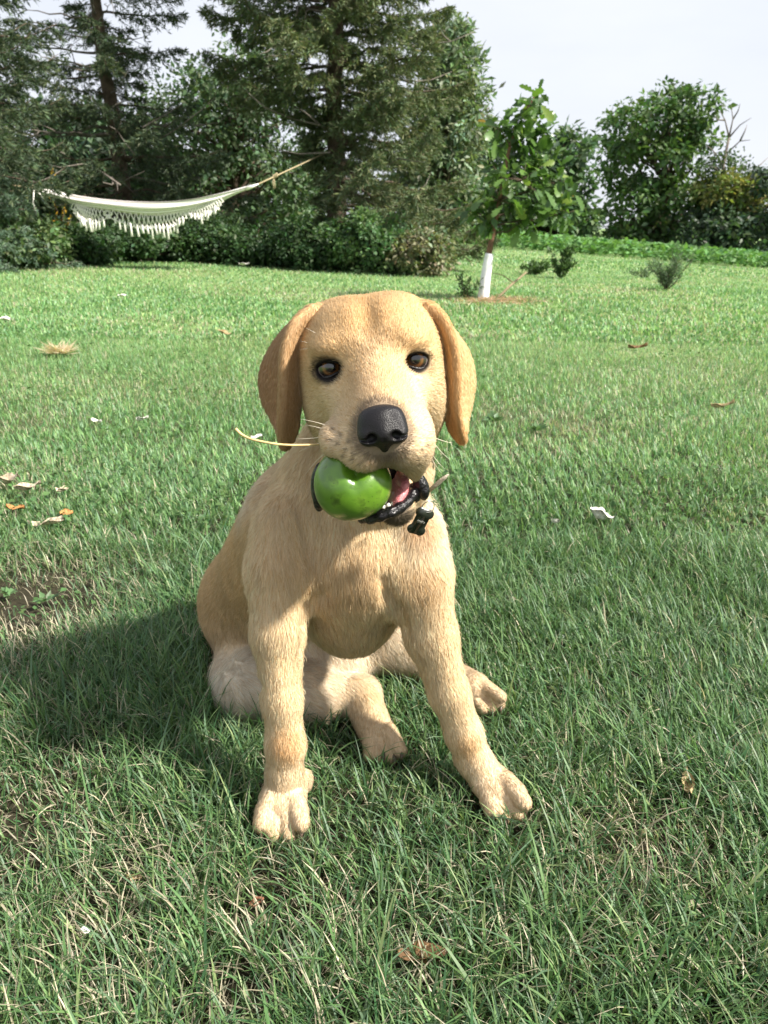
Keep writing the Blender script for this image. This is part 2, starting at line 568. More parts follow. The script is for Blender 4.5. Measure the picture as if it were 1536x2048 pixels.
# trees further back
DK = [(0.045, 0.083, 0.045), (0.060, 0.105, 0.051), (0.075, 0.128, 0.068), (0.042, 0.068, 0.042)]
GG = [(0.140, 0.200, 0.120), (0.175, 0.235, 0.145), (0.115, 0.165, 0.098), (0.155, 0.195, 0.105)]
MG = [(0.068, 0.128, 0.042), (0.090, 0.158, 0.051), (0.053, 0.102, 0.039), (0.112, 0.188, 0.057)]
y = 16.0
broadleaf('leafy_tree', 'blue green leafy tree filling the gap between the two spruce trunks', gb(470, y), crown_from_ellipses(
    [(480, 180, 120, 90), (400, 270, 130, 110), (560, 270, 110, 110), (470, 380, 190, 90)], y, 1.3), 31, 190, 85, 0.105, 0.40, [(0.080, 0.130, 0.060), (0.100, 0.155, 0.075), (0.062, 0.105, 0.052)], 0.12)
broadleaf('leafy_tree', 'dark leafy tree behind the thin spruce at the far left', gb(120, y + 1), crown_from_ellipses(
    [(120, 330, 170, 110), (40, 400, 130, 90), (250, 390, 130, 100)], y + 1, 1.3), 32, 190, 70, 0.16, 0.5, DK, 0.12)
y = 18.0
broadleaf('leafy_tree', 'tall grey green tree with a pointed top right of the big spruce', gb(890, y), crown_from_ellipses(
    [(895, 100, 42, 60), (893, 180, 75, 70), (890, 265, 95, 80), (880, 355, 95, 80), (860, 430, 90, 60)], y, 0.95), 33, 280, 70, 0.15, 0.30, GG, 0.12, aspect=0.38)
# shrubs and vines under the spruces
rsu = np.random.RandomState(77)
UND = [(0.045, 0.090, 0.034), (0.062, 0.115, 0.042), (0.034, 0.068, 0.028)]
shr = [(40, 9.2, 90, 85, 'tangled green shrub at the left edge below the hammock knot', [(0.083, 0.143, 0.060), (0.112, 0.173, 0.072)]),
       (150, 10.0, 90, 62, 'leafy shrub under the left end of the hammock', UND),
       (280, 10.9, 105, 62, 'dark leafy shrub straight below the hammock tassels', UND),
       (400, 11.4, 100, 75, 'shaded leafy shrub under the right end of the hammock', UND),
       (520, 11.0, 90, 70, 'dark bush between the hammock and the big spruce trunk', UND),
       (630, 10.6, 85, 80, 'broad leaved bush in front of the big spruce trunk', UND),
       (740, 10.4, 85, 95, 'vine covered bush right of the big spruce trunk', [(0.083, 0.158, 0.063), (0.112, 0.188, 0.075)]),
       (835, 10.3, 60, 75, 'greyish twiggy bush at the right end of the undergrowth', [(0.143, 0.173, 0.083), (0.180, 0.180, 0.105), (0.090, 0.143, 0.068)])]
for i, (px, y, rw, rh, lab, cols) in enumerate(shr):
    g = gb(px, y)
    k = np.linalg.norm(W(px + 1, 480, y) - W(px, 480, y))
    cr = [(g + (0, 0, rh * k * 0.55), np.array((rw * k, 0.55, rh * k * 0.62)))]
    broadleaf('shrub', lab, g, cr, 100 + i, 90, 85, 0.062, 0.16, cols, 0.02, cat='shrub', group='shrubs under the spruces', shell=0.35, top=g + (0, 0, rh * k))
# shaded wood behind everything on the left
rsw = np.random.RandomState(8)
broadleaf('leafy_tree', 'shadowy low tree far behind the hammock', gb(330, 20), crown_from_ellipses([(330, 400, 330, 85)], 20, 1.5), 35, 200, 60, 0.22, 0.6, DK, 0.1)

# ------------------------------------------------------------------ right side: trees beyond the field
y = 44.0
broadleaf('leafy_tree', 'large leafy tree with a high rounded crown beyond the field', gb(1310, y), crown_from_ellipses(
    [(1340, 235, 68, 58), (1250, 265, 48, 52), (1388, 225, 24, 42), (1300, 325, 100, 50), (1258, 415, 62, 62), (1345, 420, 70, 62), (1310, 480, 118, 36), (1402, 285, 18, 20)], y, 3.0), 41, 330, 30, 0.34, 0.52, MG, 0.28, shell=0.55)
y = 38.0
broadleaf('leafy_tree', 'smaller leafy tree showing behind the young oak', gb(1090, y), crown_from_ellipses(
    [(1135, 310, 38, 40), (1120, 370, 60, 60), (1090, 430, 90, 60), (1140, 450, 45, 45)], y, 2.0), 42, 130, 46, 0.34, 0.5, [(0.083, 0.143, 0.063), (0.105, 0.173, 0.075), (0.068, 0.120, 0.060)], 0.2)
broadleaf('leafy_tree', 'dark leafy tree between the grey green tree and the young oak', gb(960, 34), crown_from_ellipses(
    [(970, 350, 55, 70), (960, 430, 80, 70)], 34, 2.0), 43, 160, 60, 0.26, 0.55, DK, 0.18)
y = 43.0
broadleaf('leafy_tree', 'yellowing round topped tree near the right edge', gb(1450, y - 2), crown_from_ellipses(
    [(1440, 385, 55, 35), (1470, 430, 50, 40)], y - 2, 1.6), 44, 110, 55, 0.26, 0.55, [(0.225, 0.240, 0.068), (0.270, 0.270, 0.083), (0.150, 0.195, 0.068)], 0.12)
broadleaf('leafy_tree', 'dark dense tree at the right edge under the yellowing one', gb(1490, y - 3), crown_from_ellipses(
    [(1490, 480, 95, 60), (1530, 410, 40, 70), (1420, 480, 60, 60)], y - 3, 2.4), 45, 190, 55, 0.28, 0.6, DK, 0.15)
for i, (px, py, rx, ry, lab) in enumerate(((1010, 480, 80, 22, 'low dark scrub at the far end of the field behind the young oak'),
                                            (1235, 508, 60, 14, 'low dark scrub at the foot of the large rounded tree'),
                                            (1375, 514, 100, 20, 'low dark scrub right of the large rounded tree trunk'))):
    broadleaf('shrub', lab, gb(px, 46), crown_from_ellipses([(px, py, rx, ry)], 46, 1.2), 50 + i, 90, 45, 0.30, 0.6, DK, 0.03, cat='shrub', shell=0.2)
# dead tree with bare top
y = 41.0
rs = np.random.RandomState(9)
root = empty('bare_tree', gb(1440, y), 'thin half dead tree with a bare forked top near the right edge', 'tree')
mb = MB()
k = np.linalg.norm(W(1441, 300, y) - W(1440, 300, y))
def bt(pts, r0, r1):
    q = [W(px, py, y + 0.3 * rs.randn()) for px, py in pts]
    n = len(q); mb.tube(q, [r0 + (r1 - r0) * i / (n - 1) for i in range(n)], 5)
bt([(1445, 520), (1442, 400), (1446, 330), (1458, 275)], 0.12, 0.06)
for e in ([(1458, 275), (1450, 240), (1440, 222)], [(1458, 275), (1466, 238), (1462, 210)], [(1458, 275), (1480, 250), (1502, 236)], [(1450, 310), (1480, 282), (1500, 280)],
          [(1446, 330), (1425, 300), (1412, 290)], [(1466, 238), (1476, 222), (1480, 208)], [(1450, 240), (1436, 240), (1428, 230)], [(1442, 380), (1470, 350), (1500, 345)],
          [(1480, 282), (1490, 262), (1494, 250)], [(1444, 350), (1430, 335), (1418, 332)], [(1500, 345), (1520, 330), (1536, 315)], [(1500, 345), (1525, 345), (1545, 335)]):
    bt(e, 0.045, 0.012)
b_ = mb.build('branches', M_BARKG); b_.parent = root; b_.matrix_parent_inverse = Matrix.Translation(-Vector(root.location))
nl = 900
cl = np.array([W(px, py, y) for px, py in ((1430, 318), (1450, 312), (1470, 322), (1440, 335), (1425, 345), (1465, 345), (1450, 370), (1430, 365), (1480, 340))])
pi = rs.randint(0, len(cl), nl)
P = cl[pi] + rs.randn(nl, 3) * np.array((0.28, 0.4, 0.16))
v, f, c = leaf_quads(P, unit(rs.randn(nl, 3)), unit(rs.randn(nl, 3)), 0.20 * (0.6 + 0.7 * rs.rand(nl)), 0.10, vary((0.075, 0.120, 0.053), nl, rs))
lf_ = mesh_np('foliage', v, f, 3, M_LEAF, root, c); lf_.matrix_parent_inverse = Matrix.Translation(-Vector(root.location))

# leafy crop strip beyond the lawn
rs = np.random.RandomState(12)
nl = 34000
ly = 25.5 + 13.5 * rs.rand(nl); lx = -3 + (0.75 * ly + 6) * rs.rand(nl)
row = np.round(ly / 0.75) * 0.75 + rs.randn(nl) * 0.12
hz_ = 0.10 + 0.42 * rs.rand(nl)
P = np.stack([lx, row, ground_z(lx, row) + hz_], 1)
v, f, c = leaf_quads(P, unit(rs.randn(nl, 3) * np.array((1, 1, 0.4))), unit(rs.randn(nl, 3) * 0.5 + np.array((0, 0, 1))), 0.20 * (0.6 + 0.7 * rs.rand(nl)), 0.15,
                     vary((0.128, 0.255, 0.083), nl, rs, 0.3, 0.08))
crop = mesh_np('crop_rows', v, f, 3, M_LEAF, None, c)
tag(crop, 'low bright green leafy crop strip beyond the lawn', 'crop', kind='stuff')
# ------------------------------------------------------------------ young oak with the white trunk guard
def lobed_leaf(name, seed):
    """oak leaf 1 m long, lobed outline, folded along the midrib"""
    rs = np.random.RandomState(seed)
    st = [(0.0, 0.015), (0.10, 0.06), (0.22, 0.17), (0.30, 0.11), (0.42, 0.25), (0.52, 0.15), (0.64, 0.30), (0.74, 0.19), (0.86, 0.23), (0.94, 0.12), (1.0, 0.03)]
    v = []; f = []; n = len(st)
    cup = 0.12 + 0.15 * rs.rand(); curl = 0.25 * rs.rand()
    for (t, w) in st:
        zc = -curl * t * t
        wl, wr = w * (0.85 + 0.3 * rs.rand()), w * (0.85 + 0.3 * rs.rand())
        v += [(t, 0, zc), (t, wl, zc + cup * wl), (t, -wr, zc + cup * wr)]
    for i in range(n - 1):
        a, b = 3 * i, 3 * i + 3
        f += [(a, b, b + 1, a + 1), (a, a + 2, b + 2, b)]
    mb = MB(); base = np.array(((0.085, 0.165, 0.036), (0.11, 0.20, 0.042), (0.065, 0.13, 0.035), (0.18, 0.26, 0.05), (0.09, 0.155, 0.05), (0.24, 0.13, 0.045))[seed % 6])
    mb.add(v, f, base)
    o = mb.build(name, M_OAK, None, smooth=False, link=False)
    me = o.data
    bpy.data.objects.remove(o)
    return me
M_OAK = mat_leaf('oak_leaves', rough=0.32, spec=0.5, trans=0.35)
yo = float(G(966, 598)[1])
ob = G(966, 598)
oak = empty('young_oak', ob, 'young oak sapling with a white tree guard round its leaning trunk', 'tree')
INV = Matrix.Translation(-Vector(oak.location))
def oak_part(o):
    o.parent = oak; o.matrix_parent_inverse = INV; return o
stem_pts = [W(px, py, yo) for px, py in ((966, 600), (972, 545), (979, 500), (985, 470), (995, 420), (1003, 380), (1012, 330), (1022, 285), (1040, 245), (1062, 205), (1072, 185))]
stem_pts[0][2] = ob[2] - 0.02
mb = MB(); mb.tube(spline(stem_pts, 30), [0.028 - 0.024 * i / 29 for i in range(30)], 8)
oak_part(mb.build('trunk', mat_plain('oak_bark', (0.16, 0.085, 0.05), rough=0.8, noise=(40, 0.4), bump=(120, 0.6))))
gp_ = spline([W(966, 599, yo), W(970, 565, yo), W(975, 530, yo), W(979, 507, yo)], 14)
mb = MB(); mb.tube(gp_, [0.047 - 0.014 * i / 13 for i in range(14)], 14)
oak_part(mb.build('trunk_guard', mat_plain('white_guard', (0.80, 0.80, 0.80), rough=0.45, noise=(26, 0.16), bump=(40, 0.35))))
rs = np.random.RandomState(14)
clusters = [(1075, 195, 26, 22, 12), (1058, 215, 30, 26, 14), (1030, 250, 46, 28, 24), (1085, 262, 24, 22, 10), (1000, 258, 28, 20, 12), (1035, 295, 40, 26, 18), (1075, 320, 40, 28, 22),
            (1000, 345, 40, 26, 18), (1045, 360, 60, 34, 34), (1115, 372, 44, 40, 28), (1000, 400, 44, 30, 22), (1060, 410, 52, 30, 26), (1118, 428, 34, 32, 18), (985, 440, 44, 24, 22), (1045, 445, 36, 20, 14), (955, 425, 30, 34, 16)]
mbb = MB(); LPOS = []
sp_ = spline(stem_pts, 60)
for (px, py, rx, ry, n) in clusters:
    c = W(px, py, yo + rs.randn() * 0.16)
    j = np.argmin(np.abs(sp_[:, 2] - (c[2] - 0.10)))
    mbb.tube(branch_path(sp_[j], c, 5, rs, 0.04), [0.008, 0.007, 0.005, 0.004, 0.003], 5)
    k = np.linalg.norm(W(px + 1, py, yo) - W(px, py, yo))
    for i in range(n):
        o = unit(rs.randn(3)); r = rs.rand() ** 0.5
        p = c + o * r * np.array((rx * k, rx * k, ry * k))
        LPOS.append((p, unit(p - c + np.array((0, 0, -0.02)) + rs.randn(3) * 0.03)))
        if rs.rand() < 0.5: mbb.tube([c, 0.5 * (c + p) + rs.randn(3) * 0.008, p], [0.003, 0.0022, 0.0015], 4)
oak_part(mbb.build('branches', M_BARK))
LEAF_MESH = [lobed_leaf('leaf', i) for i in range(6)]
for i, (p, d) in enumerate(LPOS):
    o = bpy.data.objects.new('leaf', LEAF_MESH[5] if i in (60, 171) else LEAF_MESH[rs.choice(5, p=(0.28, 0.28, 0.2, 0.1, 0.14))])
    COL.objects.link(o)
    d = unit(d * 1.0 + np.array((0, 0, -0.25)) + rs.randn(3) * 0.35)
    n = unit(np.array((0.1, -0.35, 0.8)) + rs.randn(3) * 0.55); s = unit(np.cross(n, d)); n = np.cross(d, s)
    sc_ = 0.122 * (0.65 + 0.6 * rs.rand())
    M4 = Matrix(((d[0], s[0], n[0], p[0]), (d[1], s[1], n[1], p[1]), (d[2], s[2], n[2], p[2]), (0, 0, 0, 1))) @ Matrix.Scale(sc_, 4)
    o.parent = oak
    o.matrix_parent_inverse = INV
    o.matrix_basis = M4
n = 520
ci = rs.choice(len(clusters), n, p=np.array([c[4] for c in clusters]) / sum(c[4] for c in clusters))
PP = []
for i in ci:
    px, py, rx, ry, _ = clusters[i]
    k = np.linalg.norm(W(px + 1, py, yo) - W(px, py, yo))
    PP.append(W(px, py, yo + 0.06) + unit(rs.randn(3)) * rs.rand() ** 0.5 * np.array((rx * k, rx * k * 1.2, ry * k)))
PP = np.array(PP)
v, f, c = leaf_quads(PP, unit(rs.randn(n, 3) + np.array((0, 0, -0.3))), unit(rs.randn(n, 3) * 0.6 + np.array((0, -0.2, 0.8))), 0.10 * (0.7 + 0.5 * rs.rand(n)), 0.055, vary((0.06, 0.12, 0.032), n, rs, 0.3, 0.06))
inner = oak_part(mesh_np('inner_foliage', v, f, 3, M_OAK, None, c)); inner['kind'] = 'stuff'
print('oak leaves', len(LPOS))
# stake lying against the ground and dry mulch
mb = MB(); a, b = G(985, 601), W(1052, 545, yo + 0.25)
mb.tube([a - (0, 0, 0.02), 0.5 * (a + b), b], [0.011, 0.010, 0.008], 7)
mb.tube([0.62 * b + 0.38 * a, 0.62 * b + 0.38 * a + (-0.09, 0, 0.06), 0.62 * b + 0.38 * a + (-0.18, 0.02, 0.075)], [0.006, 0.004, 0.002], 5)
stk = mb.build('wooden_stake', mat_plain('stake_wood', (0.20, 0.16, 0.09), rough=0.8, noise=(60, 0.4), bump=(90, 0.5)))
tag(stk, 'slanting brown stick stuck in the lawn beside the white tree guard', 'stake')
rs = np.random.RandomState(15)
n = 1500; c0 = G(1000, 602)
P = c0 + np.stack([rs.randn(n) * 0.16, rs.randn(n) * 0.16, np.zeros(n)], 1); P[:, 2] = ground_z(P[:, 0], P[:, 1]) + 0.004 + 0.012 * rs.rand(n)
v, f, c = leaf_quads(P, unit(rs.randn(n, 3) * np.array((1, 1, 0.15))), unit(rs.randn(n, 3) * 0.3 + np.array((0, 0, 1))), 0.06 * (0.5 + rs.rand(n)), 0.006, vary((0.42, 0.30, 0.20), n, rs, 0.35))
mul = mesh_np('straw_mulch', v, f, 3, M_LEAF, None, c)
tag(mul, 'dry straw mulch round the foot of the young oak', 'mulch', kind='stuff')

# small plants standing in the lawn
def sprig(name, label, base, h, spread, n_stem, per, leaf, colors, seed, aspect=0.25, cat='plant', needle=False):
    rs = np.random.RandomState(seed)
    root = empty(name, base, label, cat)
    mb = MB(); A, Dv = [], []
    for i in range(n_stem):
        a = rs.rand() * 6.28; out_ = spread * (0.2 + 0.8 * rs.rand())
        e = np.asarray(base) + (math.cos(a) * out_, math.sin(a) * out_, h * (0.45 + 0.55 * rs.rand()))
        p = branch_path(np.asarray(base) - (0, 0, 0.01), e, 6, rs, 0.05, sag=-0.06)
        mb.tube(p, [0.006 * (1 - 0.8 * q / 5) * (h / 0.4) ** 0.5 for q in range(6)], 4)
        for q in range(per):
            t = 0.15 + 0.85 * rs.rand(); k = min(int(t * 5), 4); fr = t * 5 - k
            A.append(p[k] * (1 - fr) + p[k + 1] * fr + rs.randn(3) * 0.01)
            Dv.append(unit((p[5] - p[0]) * 0.8 / np.linalg.norm(p[5] - p[0]) + rs.randn(3) * 0.75))
    A = np.array(A); Dv = np.array(Dv); n = len(A)
    col = np.clip(np.asarray(colors)[rs.randint(0, len(colors), n)] * (0.7 + 0.6 * rs.rand(n, 1)), 0, 0.9)
    v, f, c = leaf_quads(A, Dv, unit(rs.randn(n, 3) + np.array((0, 0, 0.6))), leaf * (0.6 + 0.7 * rs.rand(n)), leaf * aspect, col)
    o1 = mesh_np('foliage', v, f, 3, M_LEAF, root, c); o2 = mb.build('stems', M_BARK, root)
    for o in (o1, o2): o.matrix_parent_inverse = Matrix.Translation(-Vector(root.location))
    return root
BLU = [(0.095, 0.150, 0.085), (0.12, 0.175, 0.10), (0.075, 0.12, 0.07)]
GRN = [(0.060, 0.115, 0.036), (0.080, 0.140, 0.045), (0.045, 0.09, 0.03)]
sprig('pine_seedling', 'small grey green pine seedling alone on the right of the lawn', G(1332, 580), 0.42, 0.34, 13, 120, 0.06, BLU, 61, 0.10)
sprig('small_shrub', 'bushy little shrub on the lawn right of the stake', G(1122, 557), 0.42, 0.22, 14, 75, 0.06, GRN, 62, 0.35)
sprig('small_shrub', 'low spreading weed clump just behind the stake top', G(1068, 548), 0.20, 0.42, 14, 60, 0.06, GRN, 63, 0.35)
sprig('small_shrub', 'wispy weeds at the left foot of the white tree guard', G(932, 598), 0.20, 0.16, 9, 26, 0.04, GRN, 64, 0.35)
sprig('small_shrub', 'low grey green sprig left of the pine seedling', G(1290, 556), 0.15, 0.3, 9, 50, 0.05, BLU, 65, 0.2)
sprig('goldenrod', 'yellow flowering weed beside the left hammock knot', gb(128, 9.6), 1.05, 0.14, 7, 50, 0.04, [(0.06, 0.10, 0.03), (0.45, 0.27, 0.02)], 66, 0.4)
# ------------------------------------------------------------------ hammock
M_CLOTH = mat_plain('hammock_cotton', (0.78, 0.74, 0.70), rough=0.85, spec=0.15, use_attr=True, bump=(160, 0.25))
M_CORD = mat_plain('hammock_cord', (0.82, 0.79, 0.74), rough=0.9, spec=0.1)
YH = 9.4
hk = W(300, 400, YH)
ham = empty('hammock', (hk[0], YH, float(ground_z(hk[0], YH))), 'white striped cotton hammock with macrame fringe slung between the spruces', 'hammock')
HINV = Matrix.Translation(-Vector(ham.location))
def hpart(o):
    o.parent = ham; o.matrix_parent_inverse = HINV; return o
top = spline([W(px, py, YH) for px, py in ((68, 376), (110, 385), (155, 394), (220, 402), (300, 406), (370, 402), (430, 391), (475, 380), (515, 369))], 61)
bot = spline([W(px, py, YH) for px, py in ((68, 380), (110, 394), (155, 411), (200, 421), (300, 431), (370, 424), (425, 408), (470, 387), (515, 372))], 61)
nu, nv = 61, 57
vv = np.zeros((nu, nv, 3)); cc = np.zeros((nu, nv, 3))
for i in range(nu):
    t = i / (nu - 1)
    a, b = top[i], bot[i]
    hgt = a[2] - b[2]
    belly = 0.04 + 0.17 * math.sin(math.pi * t) ** 1.2
    for j in range(nv):
        s = j / (nv - 1)
        # near cloth from the near rim down to the belly, then up the far side to the far rim
        ang = math.pi * s
        y_ = -belly * math.cos(ang) * (0.9 if s < 0.5 else 0.8)
        z_ = a[2] - hgt * math.sin(ang) ** 0.8 + (0.02 if s > 0.5 else 0)
        fold = 0.010 * math.sin(s * 34 + 1.5 * math.sin(t * 5)) * math.sin(math.pi * t) ** 0.5
        vv[i, j] = (a[0] + (b[0] - a[0]) * s * 0, YH + y_ + fold, z_ + fold * 0.4)
        k = (s * 14.0) % 1.0
        cc[i, j] = (0.50, 0.46, 0.44) if (k < 0.35) else (0.88, 0.86, 0.83)
idx = np.arange(nu * nv).reshape(nu, nv)
i0, i1 = 7, 57          # the cloth proper; cords run from here to the knots
q = np.stack([idx[i0:i1 - 1, :-1], idx[i0 + 1:i1, :-1], idx[i0 + 1:i1, 1:], idx[i0:i1 - 1, 1:]], -1).reshape(-1, 4)
used, qn = np.unique(q, return_inverse=True)
hpart(mesh_np('cloth', vv.reshape(-1, 3)[used], qn.reshape(-1, 4), 4, M_CLOTH, None, cc.reshape(-1, 3)[used], True))
L_END, R_END = W(66, 376, YH), W(517, 368, YH)
for end, i in ((L_END, i0), (R_END, i1 - 1)):
    mb = MB()
    for j in range(0, nv, 2):
        p = vv[i, j]
        mb.tube([p, 0.5 * (p + end) + (0, 0, -0.006), end], [0.009, 0.007, 0.006], 5)
    hpart(mb.build('cord_fan', M_CORD))
# fringe: knotted net and tassels hung from the near side of the belly
rs = np.random.RandomState(4)
mbn = MB()
def bpt(px):
    t = np.interp(px, [W(0, 0, 1)[0] * 0 + v for v in np.linspace(68, 515, 61)], np.arange(61))
    i = int(t); fr = t - i; i2 = min(i + 1, 60)
    p = bot[i] * (1 - fr) + bot[i2] * fr
    return np.array((p[0], YH - 0.10, p[2] + 0.03))
scal = [(180, 248, 18, 46), (250, 352, 16, 44), (358, 424, 14, 30)]
for (x0, x1, d0, d1) in scal:
    n = int((x1 - x0) / 5.5)
    for i in range(n + 1):
        px = x0 + (x1 - x0) * i / n
        u = i / n
        prof = math.sin(math.pi * min(1, max(0, u))) ** 0.8
        dp = d0 + (d1 - d0) * (prof * 0.75 + 0.25 * abs(math.sin(u * math.pi * 2)))
        k = 0.0063
        a = bpt(px); net = dp * 0.55 * k
        for sgn in (-1, 1):
            e = a + (sgn * 7 * k, 0, -net)
            mbn.tube([a, 0.5 * (a + e) + (0, -0.006, 0), e], 0.0062, 4)
            mbn.tube([e, e + (-sgn * 7 * k, 0, -net * 0.35)], 0.0062, 4)
        mb = MB()
        s0 = a + (rs.randn() * 0.004, rs.randn() * 0.01, -net * 0.9); ln = dp * k * (0.34 + 0.32 * rs.rand())
        mb.tube([s0, s0 + (0, 0, -0.02), s0 + (0.003 * rs.randn(), 0, -0.045), s0 + (0.008 * rs.randn(), 0, -ln)], [0.007, 0.011, 0.010, 0.014], 7)
        hpart(mb.build('tassel', M_CORD))
hpart(mbn.build('fringe_net', M_CORD))
# ropes
mb = MB(); e = W(664, 300, 11.88)
mb.tube([R_END, R_END + (e - R_END) * 0.25, R_END + (e - R_END) * 0.6, e], 0.0085, 7)
kn = R_END + (e - R_END) * 0.17
for q in range(4):
    mb.tube([kn + np.array((0.014 * q, 0.022 * math.cos(a) * 1.0, 0.022 * math.sin(a) + 0.008 * q)) for a in np.linspace(0, 6.28, 11)], 0.007, 5, cap=False)
mb.tube([kn, kn + (0.012, -0.03, -0.05), kn + (0.02, -0.03, -0.12)], 0.007, 5)
mb.tube([kn, kn + (-0.005, -0.03, -0.06), kn + (0.005, -0.03, -0.13)], 0.007, 5)
M_ROPE = mat_plain('yellow_rope', (0.33, 0.27, 0.16), rough=0.85, noise=(90, 0.3))
hpart(mb.build('yellow_rope', M_ROPE))
mb = MB()
le = gb(-60, 9.5) * (1, 1, 0) + np.array((0, 0, W(30, 360, 9.5)[2]))
mb.tube([L_END, L_END + (le - L_END) * 0.4, le], 0.012, 7)
for q in range(4):
    mb.tube([L_END + np.array((-0.012 * q, 0.024 * math.cos(a), 0.024 * math.sin(a))) for a in np.linspace(0, 6.28, 11)], 0.008, 5, cap=False)
hpart(mb.build('left_rope', M_ROPE))
mb = MB()
mb.tube([W(70, 380, YH - 0.03), W(80, 388, YH - 0.03), W(88, 398, YH - 0.03)], [0.008, 0.016, 0.018], 7, flat=0.5)
mb.tube([W(68, 380, YH - 0.03), W(66, 405, YH - 0.03), W(70, 420, YH - 0.03), W(73, 432, YH - 0.03)], [0.007, 0.007, 0.008, 0.012], 6)
hpart(mb.build('loose_strap', M_CORD))
# ------------------------------------------------------------------ the dog: one implicit surface, polygonised into one mesh
class SDF:
    def __init__(self, xs, ys, zs):
        self.xs, self.ys, self.zs = [np.asarray(a, np.float32) for a in (xs, ys, zs)]
        self.d = np.full((len(xs), len(ys), len(zs)), 1.0, np.float32)
        self.prims = []
    def _box(self, lo, hi):
        i0, i1 = np.searchsorted(self.xs, lo[0]), np.searchsorted(self.xs, hi[0])
        j0, j1 = np.searchsorted(self.ys, lo[1]), np.searchsorted(self.ys, hi[1])
        k0, k1 = np.searchsorted(self.zs, lo[2]), np.searchsorted(self.zs, hi[2])
        return slice(i0, i1), slice(j0, j1), slice(k0, k1)
    @staticmethod
    def dist(pr, P):
        """P: tuple of broadcastable x,y,z"""
        if pr['t'] == 'rc':
            a, b, ra, rb = pr['a'], pr['b'], pr['ra'], pr['rb']
            ba = b - a
            l2 = float(ba @ ba) + 1e-12
            px, py, pz = P[0] - a[0], P[1] - a[1], P[2] - a[2]
            t = np.clip((px * ba[0] + py * ba[1] + pz * ba[2]) / l2, 0, 1)
            dx, dy, dz = px - t * ba[0], py - t * ba[1], pz - t * ba[2]
            return np.sqrt(dx * dx + dy * dy + dz * dz) - (ra + t * (rb - ra))
        if pr['t'] == 'pts':
            best = None
            for q in pr['pts'].astype(np.float32):
                dd = (P[0] - q[0]) ** 2 + (P[1] - q[1]) ** 2 + (P[2] - q[2]) ** 2
                best = dd if best is None else np.minimum(best, dd)
            return np.sqrt(best) - pr['th']
        c, r, M = pr['c'], pr['r'], pr['M']
        px, py, pz = P[0] - c[0], P[1] - c[1], P[2] - c[2]
        q = [M[i][0] * px + M[i][1] * py + M[i][2] * pz for i in range(3)]
        k0 = np.sqrt((q[0] / r[0]) ** 2 + (q[1] / r[1]) ** 2 + (q[2] / r[2]) ** 2)
        k1 = np.sqrt((q[0] / r[0] ** 2) ** 2 + (q[1] / r[1] ** 2) ** 2 + (q[2] / r[2] ** 2) ** 2)
        return k0 * (k0 - 1.0) / np.maximum(k1, 1e-6)
    def apply(self, pr, op, k):
        if pr['t'] == 'rc':
            R = max(pr['ra'], pr['rb'])
            lo, hi = np.minimum(pr['a'], pr['b']) - R, np.maximum(pr['a'], pr['b']) + R
        elif pr['t'] == 'pts':
            lo, hi = pr['pts'].min(0) - pr['th'], pr['pts'].max(0) + pr['th']
        else:
            e = np.sqrt(((np.asarray(pr['M']).T * np.asarray(pr['r'])) ** 2).sum(axis=1))
            lo, hi = pr['c'] - e, pr['c'] + e
        pad = k + 0.012
        s = self._box(lo - pad, hi + pad)
        X = self.xs[s[0]][:, None, None]; Y = self.ys[s[1]][None, :, None]; Z = self.zs[s[2]][None, None, :]
        if X.size == 0 or Y.size == 0 or Z.size == 0:
            return
        b = self.dist(pr, (X, Y, Z)).astype(np.float32)
        a = self.d[s]
        if op == 'add':
            h = np.maximum(k - np.abs(a - b), 0) / max(k, 1e-6)
            self.d[s] = np.minimum(a, b) - h * h * k * 0.25
        else:
            b = -b
            h = np.maximum(k - np.abs(a - b), 0) / max(k, 1e-6)
            self.d[s] = np.maximum(a, b) + h * h * k * 0.25
    def rc(self, a, b, ra, rb, k=0.02, col=None, fur=0.009, flow=None, op='add'):
        pr = dict(t='rc', a=np.asarray(a, float), b=np.asarray(b, float), ra=ra, rb=rb, col=col, fur=fur)
        pr['flow'] = unit(pr['b'] - pr['a']) if flow is None else unit(flow)
        self.apply(pr, op, k)
        if op == 'add': self.prims.append(pr)
    def sheet(self, pts, th, k=0.006, col=None, fur=0.005, flow=(0, 0, -1)):
        pr = dict(t='pts', pts=np.asarray(pts, float), th=th, col=col, fur=fur, flow=unit(flow))
        self.apply(pr, 'add', k); self.prims.append(pr)
    def el(self, c, r, M=None, k=0.02, col=None, fur=0.009, flow=(0, 0, -1), op='add'):
        M = np.eye(3) if M is None else np.asarray(M, float)
        pr = dict(t='el', c=np.asarray(c, float), r=tuple(r), M=M, col=col, fur=fur, flow=unit(flow))
        self.apply(pr, op, k)
        if op == 'add': self.prims.append(pr)
    def mesh(self):
        d = self.d
        neg = d < 0
        nx, ny, nz = d.shape
        acc_n = np.zeros((nx - 1, ny - 1, nz - 1), np.uint8)
        c = neg[:-1, :-1, :-1].astype(np.uint8)
        cnt = np.zeros_like(c)
        for di in (0, 1):
            for dj in (0, 1):
                for dk in (0, 1):
                    cnt += neg[di:nx - 1 + di, dj:ny - 1 + dj, dk:nz - 1 + dk]
        act = (cnt > 0) & (cnt < 8)
        I, J, K = np.nonzero(act)
        vid = np.full(act.shape, -1, np.int32)
        vid[I, J, K] = np.arange(len(I))
        pos = np.zeros((len(I), 3)); num = np.zeros(len(I))
        corner = {}
        for di in (0, 1):
            for dj in (0, 1):
                for dk in (0, 1):
                    corner[(di, dj, dk)] = d[I + di, J + dj, K + dk]
        cs = {0: (self.xs, I), 1: (self.ys, J), 2: (self.zs, K)}
